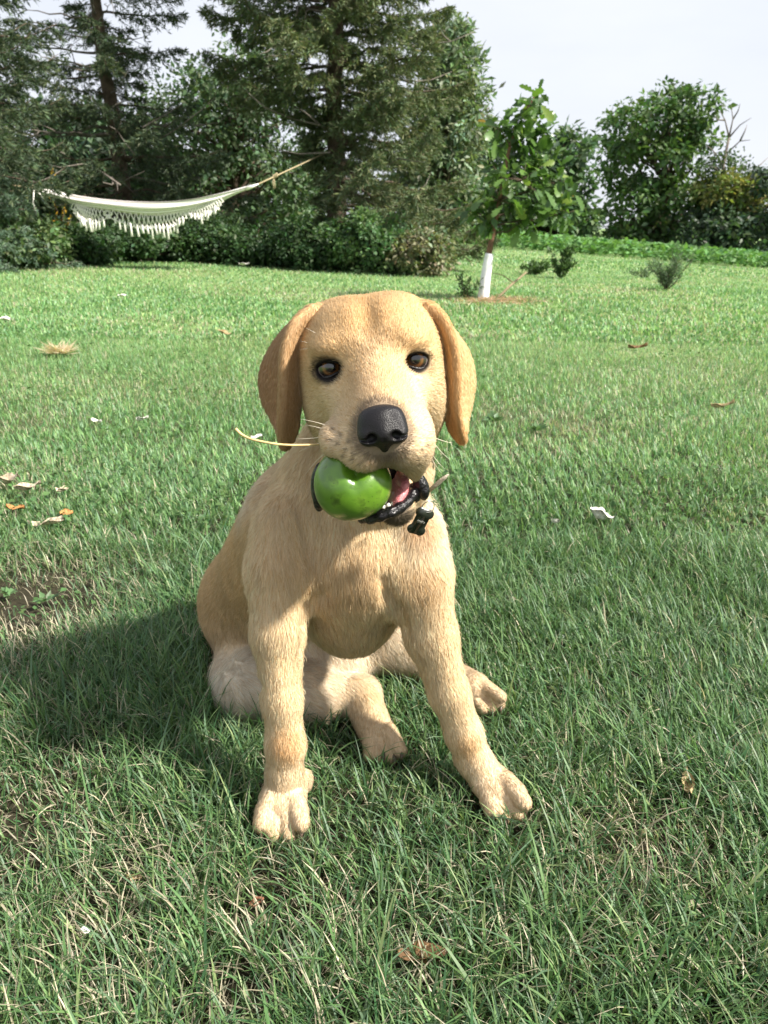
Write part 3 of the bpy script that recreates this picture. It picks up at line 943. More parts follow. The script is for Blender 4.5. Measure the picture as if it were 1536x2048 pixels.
        for ax in range(3):
            others = [a for a in range(3) if a != ax]
            for u in (0, 1):
                for v in (0, 1):
                    k0 = [0, 0, 0]; k0[others[0]] = u; k0[others[1]] = v
                    k1 = list(k0); k1[ax] = 1
                    a, b = corner[tuple(k0)], corner[tuple(k1)]
                    m = (a < 0) != (b < 0)
                    t = a[m] / (a[m] - b[m])
                    p = np.zeros((m.sum(), 3))
                    for q in range(3):
                        arr, ind = cs[q]
                        if q == ax:
                            p[:, q] = arr[ind[m]] * (1 - t) + arr[ind[m] + 1] * t
                        else:
                            p[:, q] = arr[ind[m] + k0[q]]
                    pos[m] += p; num[m] += 1
        pos /= num[:, None]
        quads = []
        for ax in range(3):
            sl0 = [slice(1, -1)] * 3; sl1 = [slice(1, -1)] * 3
            sl0[ax] = slice(0, -1); sl1[ax] = slice(1, None)
            a, b = neg[tuple(sl0)], neg[tuple(sl1)]
            for flip in (0, 1):
                m = (a & ~b) if flip == 0 else (~a & b)
                ii = list(np.nonzero(m))
                for q in range(3):
                    if q != ax: ii[q] = ii[q] + 1
                o = [q for q in range(3) if q != ax]
                def vv(du, dv):
                    idx = [ii[0].copy(), ii[1].copy(), ii[2].copy()]
                    idx[o[0]] -= du; idx[o[1]] -= dv
                    return vid[idx[0], idx[1], idx[2]]
                q4 = np.stack([vv(1, 1), vv(0, 1), vv(0, 0), vv(1, 0)], 1)
                rev = (flip == 1) != (ax == 1)
                if rev: q4 = q4[:, ::-1]
                quads.append(q4)
        quads = np.concatenate(quads)
        quads = quads[(quads >= 0).all(1)]
        return pos, quads

def axis_coords(lo, hi, flo, fhi, coarse, fine):
    a = np.arange(lo, flo, coarse); b = np.arange(flo, fhi, fine); c = np.arange(fhi, hi, coarse)
    return np.concatenate([a, b, c])

def vert_normals(pos, quads):
    n = np.zeros_like(pos)
    fn = np.cross(pos[quads[:, 2]] - pos[quads[:, 0]], pos[quads[:, 3]] - pos[quads[:, 1]])
    for q in range(4):
        np.add.at(n, quads[:, q], fn)
    return unit(n)

def laplace(pos, quads, it=1, lam=0.4):
    for _ in range(it):
        s = np.zeros_like(pos); c = np.zeros(len(pos))
        for q in range(4):
            a, b = quads[:, q], quads[:, (q + 1) % 4]
            np.add.at(s, a, pos[b]); np.add.at(c, a, 1)
            np.add.at(s, b, pos[a]); np.add.at(c, b, 1)
        pos = pos + lam * (s / np.maximum(c, 1)[:, None] - pos)
    return pos

# head frame: r = towards the right of the photo, f = towards the camera, u = up
ROLL, YAW = math.radians(6), math.radians(3)
HO = W(745, 728, 0.645)
hF = unit((math.sin(YAW), -math.cos(YAW), 0.0))
hR0 = np.array((math.cos(YAW), math.sin(YAW), 0.0))
hR = hR0 * math.cos(ROLL) + np.array((0, 0, 1)) * math.sin(ROLL)
hU = np.cross(hR, -hF) if np.cross(hR, -hF)[2] > 0 else -np.cross(hR, -hF)
HM = np.array([hR, hF, hU])
def H(r, f, u):
    return HO + hR * r + hF * f + hU * u
def Hd(r, f, u):
    return hR * r + hF * f + hU * u
def HL(px, py, f):
    """head-frame (r,u) for the photo pixel at head depth f"""
    cam0 = np.array((0, 0, CAM_H))
    d = W(px, py, 1.0) - cam0
    t = (f - (cam0 - HO) @ hF) / (d @ hF)
    p = cam0 + d * t - HO
    return p @ hR, p @ hU
def HP(px, py, f):
    r, u = HL(px, py, f)
    return H(r, f, u)
def rotH(yaw=0, pitch=0, roll=0):
    """rows = local axes in world, from head frame turned by degrees about u, r, f"""
    a, b, c = [math.radians(v) for v in (yaw, pitch, roll)]
    Rz = np.array([[math.cos(a), -math.sin(a), 0], [math.sin(a), math.cos(a), 0], [0, 0, 1]])
    Rx = np.array([[1, 0, 0], [0, math.cos(b), -math.sin(b)], [0, math.sin(b), math.cos(b)]])
    Ry = np.array([[math.cos(c), 0, math.sin(c)], [0, 1, 0], [-math.sin(c), 0, math.cos(c)]])
    return (Rz @ Rx @ Ry).T @ HM

# coat colours (albedo)
TAN = (0.65, 0.45, 0.24); CREAM = (0.76, 0.59, 0.365); PALE = (0.72, 0.56, 0.37); RUST = (0.50, 0.245, 0.075)
FACE = (0.68, 0.47, 0.245); WHITE = (0.79, 0.70, 0.55); MUZ = (0.70, 0.54, 0.35); TOE = (0.64, 0.49, 0.315)

xs = axis_coords(-0.30, 0.24, -0.125, 0.142, 0.0036, 0.0018)
ys = axis_coords(0.505, 1.16, 0.505, 0.765, 0.0036, 0.0017)
zs = np.concatenate([np.arange(-0.012, 0.050, 0.0018), axis_coords(0.0505, 0.525, 0.275, 0.525, 0.0036, 0.0017)])
D = SDF(xs, ys, zs)

# ---- trunk
D.rc(W(735, 850, 0.775), W(700, 1010, 0.765), 0.056, 0.072, col=CREAM, flow=(0, -0.2, -1), fur=0.014)      # neck
D.rc(W(700, 1010, 0.765), W(700, 1120, 0.735), 0.074, 0.068, k=0.03, col=CREAM, flow=(0, -0.1, -1), fur=0.014)   # chest
D.rc(W(722, 1115, 0.700), W(705, 1255, 0.738), 0.030, 0.020, k=0.035, col=CREAM, flow=(0.1, 0, -1), fur=0.012)          # keel of the breast
D.el(W(697, 1205, 0.758), (0.050, 0.056, 0.044), k=0.040, col=CREAM, flow=(0.1, 0, -1), fur=0.012)          # breastbone
D.el(W(730, 1140, 0.700), (0.040, 0.030, 0.034), k=0.030, col=CREAM, flow=(0.25, -0.1, -1), fur=0.012)
D.rc(W(640, 1060, 0.80), W(530, 1205, 0.93), 0.086, 0.080, k=0.025, col=TAN, flow=(-0.15, 0.5, -0.8), fur=0.010)  # ribs
D.rc(W(530, 1205, 0.93), W(545, 1300, 0.985), 0.080, 0.076, k=0.025, col=TAN, flow=(-0.05, 0.3, -1), fur=0.010)   # loin
D.el(W(600, 1310, 0.97), (0.085, 0.080, 0.070), k=0.03, col=PALE, flow=(0, 0.2, -1), fur=0.012)            # rump
D.el(W(665, 1290, 0.87), (0.060, 0.075, 0.050), k=0.03, col=WHITE, flow=(0.4, -0.3, -1), fur=0.013)        # belly
# ---- hind leg, left of the photo (folded on the grass, foot between the forelegs)
D.el(W(512, 1350, 0.855), (0.056, 0.072, 0.050), k=0.02, col=WHITE, flow=(0.6, -0.3, -0.6), fur=0.014)
D.rc(W(506, 1374, 0.795), W(620, 1392, 0.785), 0.040, 0.030, k=0.02, col=WHITE, flow=(0.7, -0.1, -0.6), fur=0.012)
D.rc(W(620, 1390, 0.785), W(722, 1392, 0.788), 0.032, 0.0215, k=0.015, col=PALE, flow=(1, 0, -0.3), fur=0.009)
D.rc(W(718, 1388, 0.788), W(752, 1462, 0.728), 0.0215, 0.0195, k=0.012, col=CREAM, flow=(0.2, -0.8, -0.5), fur=0.007)
def hind_toes(specs, y0, y1, r0, r1):
    for (p0, p1) in specs:
        b_ = W(*p1, y1); b_[2] = max(b_[2], r1)
        D.rc(W(*p0, y0), b_, r0, r1, k=0.0015, col=TOE, fur=0.0036)
hind_toes((((742, 1468), (741, 1508)), ((754, 1474), (760, 1522)), ((766, 1472), (782, 1520)), ((774, 1462), (799, 1500))), 0.718, 0.696, 0.0100, 0.0078)
# ---- hind leg, right of the photo
D.rc(W(640, 1285, 0.95), W(775, 1262, 0.875), 0.068, 0.046, k=0.025, col=WHITE, flow=(0.4, -0.3, -0.9), fur=0.014)
D.rc(W(775, 1262, 0.875), W(880, 1345, 0.86), 0.044, 0.022, k=0.02, col=PALE, fur=0.010)
D.rc(W(885, 1348, 0.858), W(948, 1378, 0.80), 0.021, 0.020, k=0.012, col=PALE, flow=(0.7, -0.6, -0.2), fur=0.007)
hind_toes((((940, 1388), (964, 1417)), ((950, 1384), (984, 1416)), ((957, 1378), (997, 1408)), ((962, 1370), (1000, 1394))), 0.796, 0.772, 0.0098, 0.0076)
# ---- foreleg, left of the photo
D.el(W(572, 1100, 0.718), (0.034, 0.046, 0.060), k=0.02, col=CREAM, flow=(0.1, -0.1, -1), fur=0.011)
D.rc(W(560, 1150, 0.688), W(556, 1265, 0.660), 0.032, 0.0235, k=0.022, col=CREAM, fur=0.010)
D.rc(W(556, 1265, 0.660), W(564, 1400, 0.635), 0.0235, 0.0175, k=0.012, col=CREAM, fur=0.008)
D.rc(W(564, 1400, 0.635), W(571, 1490, 0.622), 0.0170, 0.0180, k=0.010, col=CREAM, fur=0.006)
D.rc(W(571, 1490, 0.622), W(569, 1545, 0.617), 0.0178, 0.0160, k=0.008, col=CREAM, fur=0.006)
D.rc(W(569, 1545, 0.617), W(567, 1585, 0.613), 0.0160, 0.0190, k=0.010, col=PALE, fur=0.007)
D.el(W(612, 1560, 0.622), (0.006, 0.008, 0.011), k=0.008, col=PALE, fur=0.006)
def toes(specs, y0, yk, yt, r):
    for (p0, pk, p1) in specs:
        k_ = W(*pk, yk); b_ = W(*p1, yt)
        k_[2] = max(k_[2], r[1] + 0.006); b_[2] = max(b_[2], r[2] - 0.001)
        D.rc(W(*p0, y0), k_, r[0], r[1], k=0.0012, col=TOE, fur=0.0040)
        D.rc(k_, b_, r[1], r[2], k=0.0008, col=TOE, fur=0.0034)
D.el(W(565, 1600, 0.604), (0.0225, 0.020, 0.012), k=0.008, col=PALE, fur=0.005)
toes([((545, 1595), (531, 1622), (523, 1648)), ((558, 1602), (550, 1630), (546, 1664)), ((573, 1602), (575, 1630), (577, 1664)), ((587, 1595), (596, 1622), (602, 1646))], 0.602, 0.590, 0.577, (0.0105, 0.0096, 0.0080))
# ---- foreleg, right of the photo
D.el(W(826, 1105, 0.718), (0.033, 0.046, 0.058), k=0.02, col=CREAM, flow=(-0.1, -0.1, -1), fur=0.011)
D.rc(W(838, 1160, 0.692), W(862, 1270, 0.682), 0.031, 0.0235, k=0.022, col=CREAM, fur=0.010)
D.rc(W(862, 1270, 0.682), W(898, 1385, 0.668), 0.0235, 0.0188, k=0.012, col=CREAM, fur=0.008)
D.rc(W(898, 1385, 0.668), W(928, 1468, 0.657), 0.0182, 0.0178, k=0.010, col=CREAM, fur=0.006)
D.rc(W(928, 1468, 0.657), W(950, 1522, 0.648), 0.0176, 0.0158, k=0.008, col=CREAM, fur=0.006)
D.rc(W(950, 1522, 0.648), W(980, 1562, 0.640), 0.0158, 0.0185, k=0.010, col=PALE, fur=0.007)
D.el(W(917, 1512, 0.655), (0.004, 0.006, 0.008), k=0.008, col=PALE, fur=0.006)
D.el(W(988, 1570, 0.630), (0.0215, 0.020, 0.012), k=0.008, col=PALE, fur=0.005)
toes([((972, 1572), (978, 1596), (984, 1620)), ((986, 1576), (998, 1602), (1010, 1632)), ((999, 1572), (1017, 1596), (1033, 1624)), ((1008, 1562), (1030, 1582), (1046, 1604))], 0.630, 0.616, 0.604, (0.0105, 0.0096, 0.0080))

# ---- head
back = Hd(0, -1, 0.15)
D.el(H(0, -0.058, 0.004), (0.0590, 0.066, 0.046), HM, k=0.02, col=FACE, fur=0.0055, flow=back)                 # cranium
for s in (-1, 1):
    D.el(H(s * 0.030, -0.062, 0.014), (0.031, 0.050, 0.032), HM, k=0.02, col=FACE, fur=0.0055, flow=back)           # flat top of the skull
D.el(H(0, -0.020, 0.010), (0.046, 0.036, 0.033), HM, k=0.02, col=FACE, fur=0.005, flow=Hd(0, -0.8, 0.8))        # forehead
for s in (-1, 1):
    D.el(H(s * 0.032, -0.001, 0.0165), (0.0165, 0.0150, 0.0085), HM, k=0.014, col=FACE, fur=0.0045, flow=Hd(s * 0.5, -0.6, 0.7))  # brow
    D.el(H(s * 0.041, -0.044, -0.032), (0.024, 0.044, 0.048), HM, k=0.02, col=CREAM, fur=0.006, flow=Hd(s * 0.2, -1, -0.5))   # cheek
    D.el(H(s * 0.026, 0.004, -0.024), (0.017, 0.020, 0.020), HM, k=0.016, col=CREAM, fur=0.004, flow=Hd(s * 0.5, -1, -0.3))   # below the eye
    D.el(H(s * 0.0357, -0.0045, 0.0), (0.0142, 0.0130, 0.0128), HM, k=0.010, col=FACE, fur=0.0035, flow=Hd(s, -0.6, 0.2))     # eye bulge
    D.el(H(s * 0.0165, 0.066, -0.0545), (0.0185, 0.026, 0.0175), HM, k=0.012, col=MUZ, fur=0.004, flow=Hd(s * 0.7, -0.8, -0.5))  # lip pad
    D.el(H(s * 0.0255, 0.036, -0.050), (0.0155, 0.036, 0.020), HM, k=0.014, col=MUZ, fur=0.005, flow=Hd(s * 0.3, -1, -0.4))        # side of the muzzle
D.el(HP(664, 880, 0.050), (0.0095, 0.022, 0.0115), rotH(roll=-12), k=0.012, col=MUZ, fur=0.004, flow=Hd(-0.6, -0.8, -0.4))            # lip over the apple
D.el(HP(828, 906, 0.046), (0.0090, 0.028, 0.023), rotH(roll=10), k=0.016, col=MUZ, fur=0.004, flow=Hd(0.5, -0.9, -0.5))             # hanging lip
D.rc(H(0, -0.002, -0.008), H(0, 0.076, -0.034), 0.0245, 0.0185, k=0.016, col=FACE, fur=0.004, flow=Hd(0, -1, 0.3))             # bridge
D.rc(H(0, -0.02, -0.030), H(0, 0.05, -0.040), 0.033, 0.027, k=0.016, col=MUZ, fur=0.005, flow=back)                             # muzzle core
D.rc(H(0.002, -0.045, -0.088), H(0.004, 0.028, -0.112), 0.030, 0.0165, k=0.014, col=CREAM, fur=0.006, flow=back)                # jaw
D.rc(H(0.004, 0.028, -0.112), H(0.006, 0.050, -0.111), 0.0170, 0.0145, k=0.010, col=CREAM, fur=0.005, flow=back)                # chin
D.rc(H(0, -0.065, -0.055), H(0.0, -0.06, -0.11), 0.052, 0.048, k=0.02, col=CREAM, fur=0.008, flow=Hd(0, -0.4, -1))              # throat

# ---- ears: a flap with a rolled front edge
def ear(sections, th0, c_flap, c_edge):
    """sections: from the root down to the tip, each a list of points from the inner front edge over the fold to the rear edge"""
    cols_ = [spline([sec[j] for sec in sections], 60) for j in range(len(sections[0]))]
    body, edge = [], []
    for i in range(60):
        row = spline([c[i] for c in cols_], 32)
        edge += list(row[:11]); body += list(row[9:])
    dn = sections[-1][0] - sections[0][0]
    D.sheet(body, th0, k=0.004, col=c_flap, fur=0.0042, flow=dn)
    D.sheet(edge, th0 * 1.15, k=0.003, col=c_edge, fur=0.004, flow=dn)
def sec(a, fa, b, fb, c, fc, d, fd):
    return [HP(*a, fa), HP(*b, fb), HP(*c, fc), HP(*d, fd)]
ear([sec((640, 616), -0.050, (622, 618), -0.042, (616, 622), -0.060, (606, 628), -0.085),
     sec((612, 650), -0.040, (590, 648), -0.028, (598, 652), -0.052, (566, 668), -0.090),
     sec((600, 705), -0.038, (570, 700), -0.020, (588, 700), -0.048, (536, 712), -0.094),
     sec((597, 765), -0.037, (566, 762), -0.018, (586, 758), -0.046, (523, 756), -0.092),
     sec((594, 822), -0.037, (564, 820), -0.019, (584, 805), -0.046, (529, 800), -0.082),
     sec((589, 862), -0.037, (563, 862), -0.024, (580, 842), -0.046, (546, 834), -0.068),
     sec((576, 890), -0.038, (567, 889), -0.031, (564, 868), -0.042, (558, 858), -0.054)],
    0.0030, (0.42, 0.255, 0.130), (0.64, 0.43, 0.225))  # flap's darker coat deepened by painted shade, front edge painted as lit
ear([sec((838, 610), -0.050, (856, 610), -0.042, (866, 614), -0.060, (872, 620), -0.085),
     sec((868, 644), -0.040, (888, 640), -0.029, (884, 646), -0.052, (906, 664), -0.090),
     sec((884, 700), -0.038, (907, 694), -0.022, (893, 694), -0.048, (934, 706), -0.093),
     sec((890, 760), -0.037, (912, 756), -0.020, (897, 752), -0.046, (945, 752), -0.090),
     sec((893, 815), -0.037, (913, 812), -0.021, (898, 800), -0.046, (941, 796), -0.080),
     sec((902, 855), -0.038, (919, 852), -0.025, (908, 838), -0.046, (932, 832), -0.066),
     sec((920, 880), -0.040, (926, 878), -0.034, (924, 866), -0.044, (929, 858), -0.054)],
    0.0029, (0.67, 0.455, 0.235), (0.54, 0.29, 0.105))  # flap painted as sunlit tan, front edge as shaded orange

# ---- openings
EYE_L, EYE_R = HP(660, 736, 0.0), HP(831, 720, 0.0)
EYES = ((EYE_L, -1), (EYE_R, 1))
for c, s in EYES:
    D.el(c + Hd(s * 0.001, 0.010, 0), (0.0116, 0.019, 0.0068), rotH(yaw=-s * 14, roll=s * 12), k=0.0022, op='sub')
D.rc(H(0, 0.014, 0.030), H(0, -0.045, 0.068), 0.002, 0.002, k=0.018, op='sub')
for c, s in EYES:          # pointed corners of the lids
    D.rc(c + Hd(-s * 0.0135, 0.0085, -0.0040), c + Hd(s * 0.0125, 0.0040, 0.0004), 0.0024, 0.0020, k=0.003, op='sub')
# mouth: the gap between lip and jaw, open towards the camera and the right of the photo
MC = HP(735, 968, 0.045)
D.el(HP(728, 965, 0.045), (0.034, 0.050, 0.0165), rotH(roll=-8, pitch=0), k=0.006, op='sub')
D.el(HP(800, 978, 0.045), (0.016, 0.030, 0.0125), rotH(roll=-30), k=0.004, op='sub')
APPLE_C = HP(705, 970, 0.062)
APPLE_R = 0.0300
D.el(APPLE_C, (0.0292, 0.0292, 0.0285), HM, k=0.003, op='sub')

# skin folds, cut where the camera-side surface lies
def surf(px, py):
    ts = np.arange(0.50, 1.1, 0.0012)
    P = np.array([W(px, py, t) for t in ts])
    i = np.clip(np.searchsorted(D.xs, P[:, 0]), 0, len(D.xs) - 1); j = np.clip(np.searchsorted(D.ys, P[:, 1]), 0, len(D.ys) - 1); k_ = np.clip(np.searchsorted(D.zs, P[:, 2]), 0, len(D.zs) - 1)
    hit = np.nonzero(D.d[i, j, k_] < 0)[0]
    return P[hit[0]] if len(hit) else P[-1]
for line, r, k_ in (([(602, 1290), (606, 1245), (614, 1205), (645, 1185)], 0.003, 0.012), ([(806, 1250), (795, 1215), (775, 1185), (764, 1150)], 0.003, 0.012),
                    ([(492, 1150), (500, 1075), (525, 1000), (545, 950)], 0.002, 0.012), ([(420, 1326), (465, 1338), (520, 1368)], 0.002, 0.010)):
    sp = [surf(*q) for q in line]
    for a_, b_ in zip(sp[:-1], sp[1:]):
        D.rc(a_, b_, r, r, k=k_, op='sub')
dpos, dq = D.mesh()
dpos = laplace(dpos, dq, 2, 0.35)
dnrm = vert_normals(dpos, dq)

# per-vertex coat: blend of the primitives near the vertex
def coat(P):
    ds = []
    for pr in D.prims:
        if pr['t'] == 'pts':
            d_ = np.ones(len(P))
            m_ = ((P > pr['pts'].min(0) - 0.03) & (P < pr['pts'].max(0) + 0.03)).all(1)
            d_[m_] = SDF.dist(pr, (P[m_, 0], P[m_, 1], P[m_, 2]))
        else:
            d_ = np.asarray(SDF.dist(pr, (P[:, 0], P[:, 1], P[:, 2])))
        ds.append(d_)
    ds = np.stack(ds)
    ds = np.maximum(ds, -0.01)
    h_ = (P - HO) @ HM.T
    soft = 0.006 + 0.010 * (1 - smooth01(-0.15, -0.10, h_[:, 2]))
    w = np.exp(-(ds - ds.min(0)) / soft)
    w /= w.sum(0)
    cols = np.array([pr['col'] for pr in D.prims]); flows = np.array([pr['flow'] for pr in D.prims])
    furs = np.array([pr['fur'] for pr in D.prims])
    return w.T @ cols, unit(w.T @ flows), w.T @ furs
dcol, dflow, dfur = coat(dpos)

def near(P, c, r, soft):
    return 1 - smooth01(r - soft, r + soft, np.linalg.norm(P - c, axis=1))
def blend(col, w, c):
    return col * (1 - w[:, None]) + np.array(c) * w[:, None]
hl = (dpos - HO) @ HM.T          # head-frame coordinates
inhead = (hl[:, 2] > -0.14) & (hl[:, 1] > -0.13)
# forehead stripe, warmer muzzle bridge, pale cheeks and blaze around the eyes
wf = np.exp(-(hl[:, 0] / 0.020) ** 2) * smooth01(-0.075, -0.03, hl[:, 1]) * smooth01(-0.035, 0.0, hl[:, 2]) * inhead
dcol = blend(dcol, 0.5 * wf, (0.54, 0.32, 0.13))
wb = np.exp(-(hl[:, 0] / 0.016) ** 2) * smooth01(0.0, 0.02, hl[:, 1]) * smooth01(-0.05, -0.03, hl[:, 2]) * inhead
dcol = blend(dcol, 0.45 * wb, PALE)
bare = np.zeros(len(dpos))
for c, s in EYES:
    q = (dpos - (c + Hd(0, 0.006, 0))) @ rotH(yaw=-s * 14, roll=s * 6).T
    grow = 1.02 if s < 0 else 0.90
    e = np.sqrt((q[:, 0] / 0.0136) ** 2 + (q[:, 2] / 0.0102) ** 2 + (q[:, 1] / 0.03) ** 2)
    wk = 1 - smooth01(grow - 0.12, grow + 0.34, e)
    dcol = blend(dcol, wk, (0.012, 0.009, 0.008))
    bare = np.maximum(bare, 1 - smooth01(0.86, 1.05, e))
    tear = near(dpos, c + Hd(-s * 0.0105, 0.006, -0.0045), 0.0065, 0.003)
    dcol = blend(dcol, (0.9 if s < 0 else 0.6) * tear, (0.03, 0.022, 0.018))
# greyish stubble round the nose and on the upper lip
NOSE_C = HP(765, 857, 0.088)
wn_ = near(dpos, NOSE_C, 0.0245, 0.006)
dcol = blend(dcol, 0.75 * wn_, (0.07, 0.055, 0.05))
lipw = near(dpos, HP(775, 925, 0.082), 0.014, 0.009)
dcol = blend(dcol, 0.55 * lipw, (0.16, 0.13, 0.11))
for (px, py) in ((668, 862), (684, 866), (700, 872), (662, 876), (678, 880), (694, 886), (710, 890), (690, 898), (706, 902), (722, 906), (826, 900), (834, 884), (842, 898), (830, 914), (846, 880)):
    rr_, uu_ = HL(px, py, 0.066)
    dd_ = np.sqrt((hl[:, 0] - rr_) ** 2 + (hl[:, 2] - uu_) ** 2)
    dcol = blend(dcol, 0.75 * (1 - smooth01(0.0008, 0.0022, dd_)) * (hl[:, 1] > 0.035), (0.05, 0.04, 0.035))
# inside of the mouth and black lip line
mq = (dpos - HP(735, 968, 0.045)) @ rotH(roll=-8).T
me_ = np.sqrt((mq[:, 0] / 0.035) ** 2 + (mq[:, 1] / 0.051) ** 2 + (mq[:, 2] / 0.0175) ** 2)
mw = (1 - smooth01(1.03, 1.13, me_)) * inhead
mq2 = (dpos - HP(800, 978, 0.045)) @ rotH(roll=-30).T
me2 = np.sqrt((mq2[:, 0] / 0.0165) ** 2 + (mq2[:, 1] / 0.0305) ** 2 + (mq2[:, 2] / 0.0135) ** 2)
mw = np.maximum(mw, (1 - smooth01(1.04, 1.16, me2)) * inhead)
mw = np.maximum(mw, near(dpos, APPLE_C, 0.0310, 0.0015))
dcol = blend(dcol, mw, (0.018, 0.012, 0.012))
bare = np.maximum(bare, mw)
bare = np.maximum(bare, near(dpos, NOSE_C, 0.018, 0.002))
chinw = near(dpos, HP(778, 1034, 0.055), 0.021, 0.005) * inhead
dcol = blend(dcol, 0.88 * chinw, (0.025, 0.02, 0.018))
# body markings: white shoulder line and flank, rusty wrists
for (px, py, y, r, c, a) in ((535, 960, 0.78, 0.035, PALE, 0.8), (505, 1000, 0.80, 0.03, WHITE, 0.6), (500, 1160, 0.72, 0.022, WHITE, 0.8),
                             (573, 1490, 0.605, 0.016, (0.55, 0.30, 0.11), 0.6), (935, 1490, 0.64, 0.013, (0.58, 0.34, 0.13), 0.5),
                             (860, 1030, 0.70, 0.04, WHITE, 0.5), (700, 1160, 0.66, 0.03, (0.62, 0.40, 0.20), 0.5),
                             (740, 1400, 0.77, 0.015, (0.60, 0.38, 0.18), 0.5), (845, 1050, 0.69, 0.018, RUST, 0.5),
                             (600, 1140, 0.68, 0.03, TAN, 0.5), (850, 1170, 0.66, 0.022, (0.62, 0.40, 0.2), 0.4),
                             (640, 1270, 0.70, 0.03, PALE, 0.4)):
    dcol = blend(dcol, a * near(dpos, W(px, py, y), r, r * 0.6), c)
dfur = dfur * (1 - bare)

def mat_skin():
    m, N, L, out = new_mat('dog_skin')
    a = N.new('ShaderNodeAttribute'); a.attribute_name = 'col'
    p = N.new('ShaderNodeBsdfPrincipled'); p.inputs['Roughness'].default_value = 0.75
    p.inputs['Specular IOR Level'].default_value = 0.2
    b = N.new('ShaderNodeBump'); b.inputs['Strength'].default_value = 0.25; b.inputs['Distance'].default_value = 0.002
    t = N.new('ShaderNodeTexNoise'); t.inputs['Scale'].default_value = 260
    tc = N.new('ShaderNodeTexCoord')
    L.new(tc.outputs['Object'], t.inputs['Vector']); L.new(t.outputs['Fac'], b.inputs['Height'])
    L.new(b.outputs['Normal'], p.inputs['Normal'])
    L.new(a.outputs['Color'], p.inputs['Base Color']); L.new(p.outputs['BSDF'], out.inputs['Surface'])
    return m
dog = mesh_np('dog', dpos, dq, 4, mat_skin(), None, dcol, True)
tag(dog, 'yellow labrador puppy sitting on the lawn with a green apple in its mouth', 'dog')
print('dog verts', len(dpos))
# ------------------------------------------------------------------ parts of the dog
def sphere_mesh(nu=24, nv=16):
    v = [(0, 0, 1)]; f = []
    for j in range(1, nv):
        t = math.pi * j / nv
        for i in range(nu):
            a = 2 * math.pi * i / nu
            v.append((math.sin(t) * math.cos(a), math.sin(t) * math.sin(a), math.cos(t)))
    v.append((0, 0, -1))
    for i in range(nu):
        f.append((0, 1 + i, 1 + (i + 1) % nu))
    for j in range(nv - 2):
        for i in range(nu):
            a = 1 + j * nu
            f.append((a + i, a + nu + i, a + nu + (i + 1) % nu, a + (i + 1) % nu))
    a = 1 + (nv - 2) * nu
    for i in range(nu):
        f.append((a + i, len(v) - 1, a + (i + 1) % nu))
    return np.array(v), f

def add_blob(mb, c, r, M=None, color=(1, 1, 1), nu=20, nv=14, lump=0.0, seed=0):
    v, f = sphere_mesh(nu, nv)
    if lump:
        rs = np.random.RandomState(seed)
        k = rs.randn(4, 3) * 2.2; ph = rs.rand(4) * 6
        v = v * (1 + lump * np.sin(v @ k.T + ph).sum(1, keepdims=True) / 2)
    M = np.eye(3) if M is None else np.asarray(M)
    p = (v * np.asarray(r)) @ M + np.asarray(c)
    mb.add(p, f, color)

# eyes
def mat_eye():
    m, N, L, out = new_mat('dog_eye')
    tc = N.new('ShaderNodeTexCoord')
    sx = N.new('ShaderNodeSeparateXYZ'); L.new(tc.outputs['Object'], sx.inputs[0])
    cmb = N.new('ShaderNodeCombineXYZ'); L.new(sx.outputs['X'], cmb.inputs['X']); L.new(sx.outputs['Y'], cmb.inputs['Y'])
    ln = N.new('ShaderNodeVectorMath'); ln.operation = 'LENGTH'; L.new(cmb.outputs[0], ln.inputs[0])
    mr = N.new('ShaderNodeMapRange'); mr.inputs['From Max'].default_value = 0.0128
    L.new(ln.outputs['Value'], mr.inputs['Value'])
    cr = N.new('ShaderNodeValToRGB'); e = cr.color_ramp.elements
    e[0].position = 0.0; e[0].color = (0.002, 0.002, 0.002, 1)
    e[1].position = 1.0; e[1].color = (0.02, 0.014, 0.012, 1)
    for p, c in ((0.30, (0.002, 0.002, 0.002, 1)), (0.34, (0.055, 0.022, 0.008, 1)), (0.48, (0.17, 0.070, 0.020, 1)), (0.56, (0.07, 0.028, 0.009, 1)),
                 (0.62, (0.012, 0.008, 0.006, 1)), (0.72, (0.02, 0.014, 0.012, 1)), (0.80, (0.16, 0.13, 0.12, 1)), (0.90, (0.05, 0.035, 0.03, 1))):
        q = e.new(p); q.color = c
    L.new(mr.outputs['Result'], cr.inputs['Fac'])
    nz = N.new('ShaderNodeTexNoise'); nz.inputs['Scale'].default_value = 900
    L.new(tc.outputs['Object'], nz.inputs['Vector'])
    hs = N.new('ShaderNodeHueSaturation'); L.new(cr.outputs['Color'], hs.inputs['Color'])
    mv = N.new('ShaderNodeMapRange'); mv.inputs['To Min'].default_value = 0.5; mv.inputs['To Max'].default_value = 1.5
    L.new(nz.outputs['Fac'], mv.inputs['Value']); L.new(mv.outputs['Result'], hs.inputs['Value'])
    p = N.new('ShaderNodeBsdfPrincipled')
    p.inputs['Roughness'].default_value = 0.25
    p.inputs['Coat Weight'].default_value = 1.0; p.inputs['Coat Roughness'].default_value = 0.06; p.inputs['Coat IOR'].default_value = 1.6
    L.new(hs.outputs['Color'], p.inputs['Base Color'])
    L.new(p.outputs['BSDF'], out.inputs['Surface'])
    return m
M_EYE = mat_eye()
M_BLACK = mat_plain('wet_black_skin', (0.006, 0.005, 0.006), rough=0.28, spec=0.45, bump=(260, 0.35))
M_NOSE = mat_plain('dog_nose', (0.006, 0.005, 0.006), rough=0.38, spec=0.32, bump=(1100, 0.22))
M_LID = mat_plain('eyelid_skin', (0.012, 0.009, 0.009), rough=0.35, spec=0.5, bump=(700, 0.2))
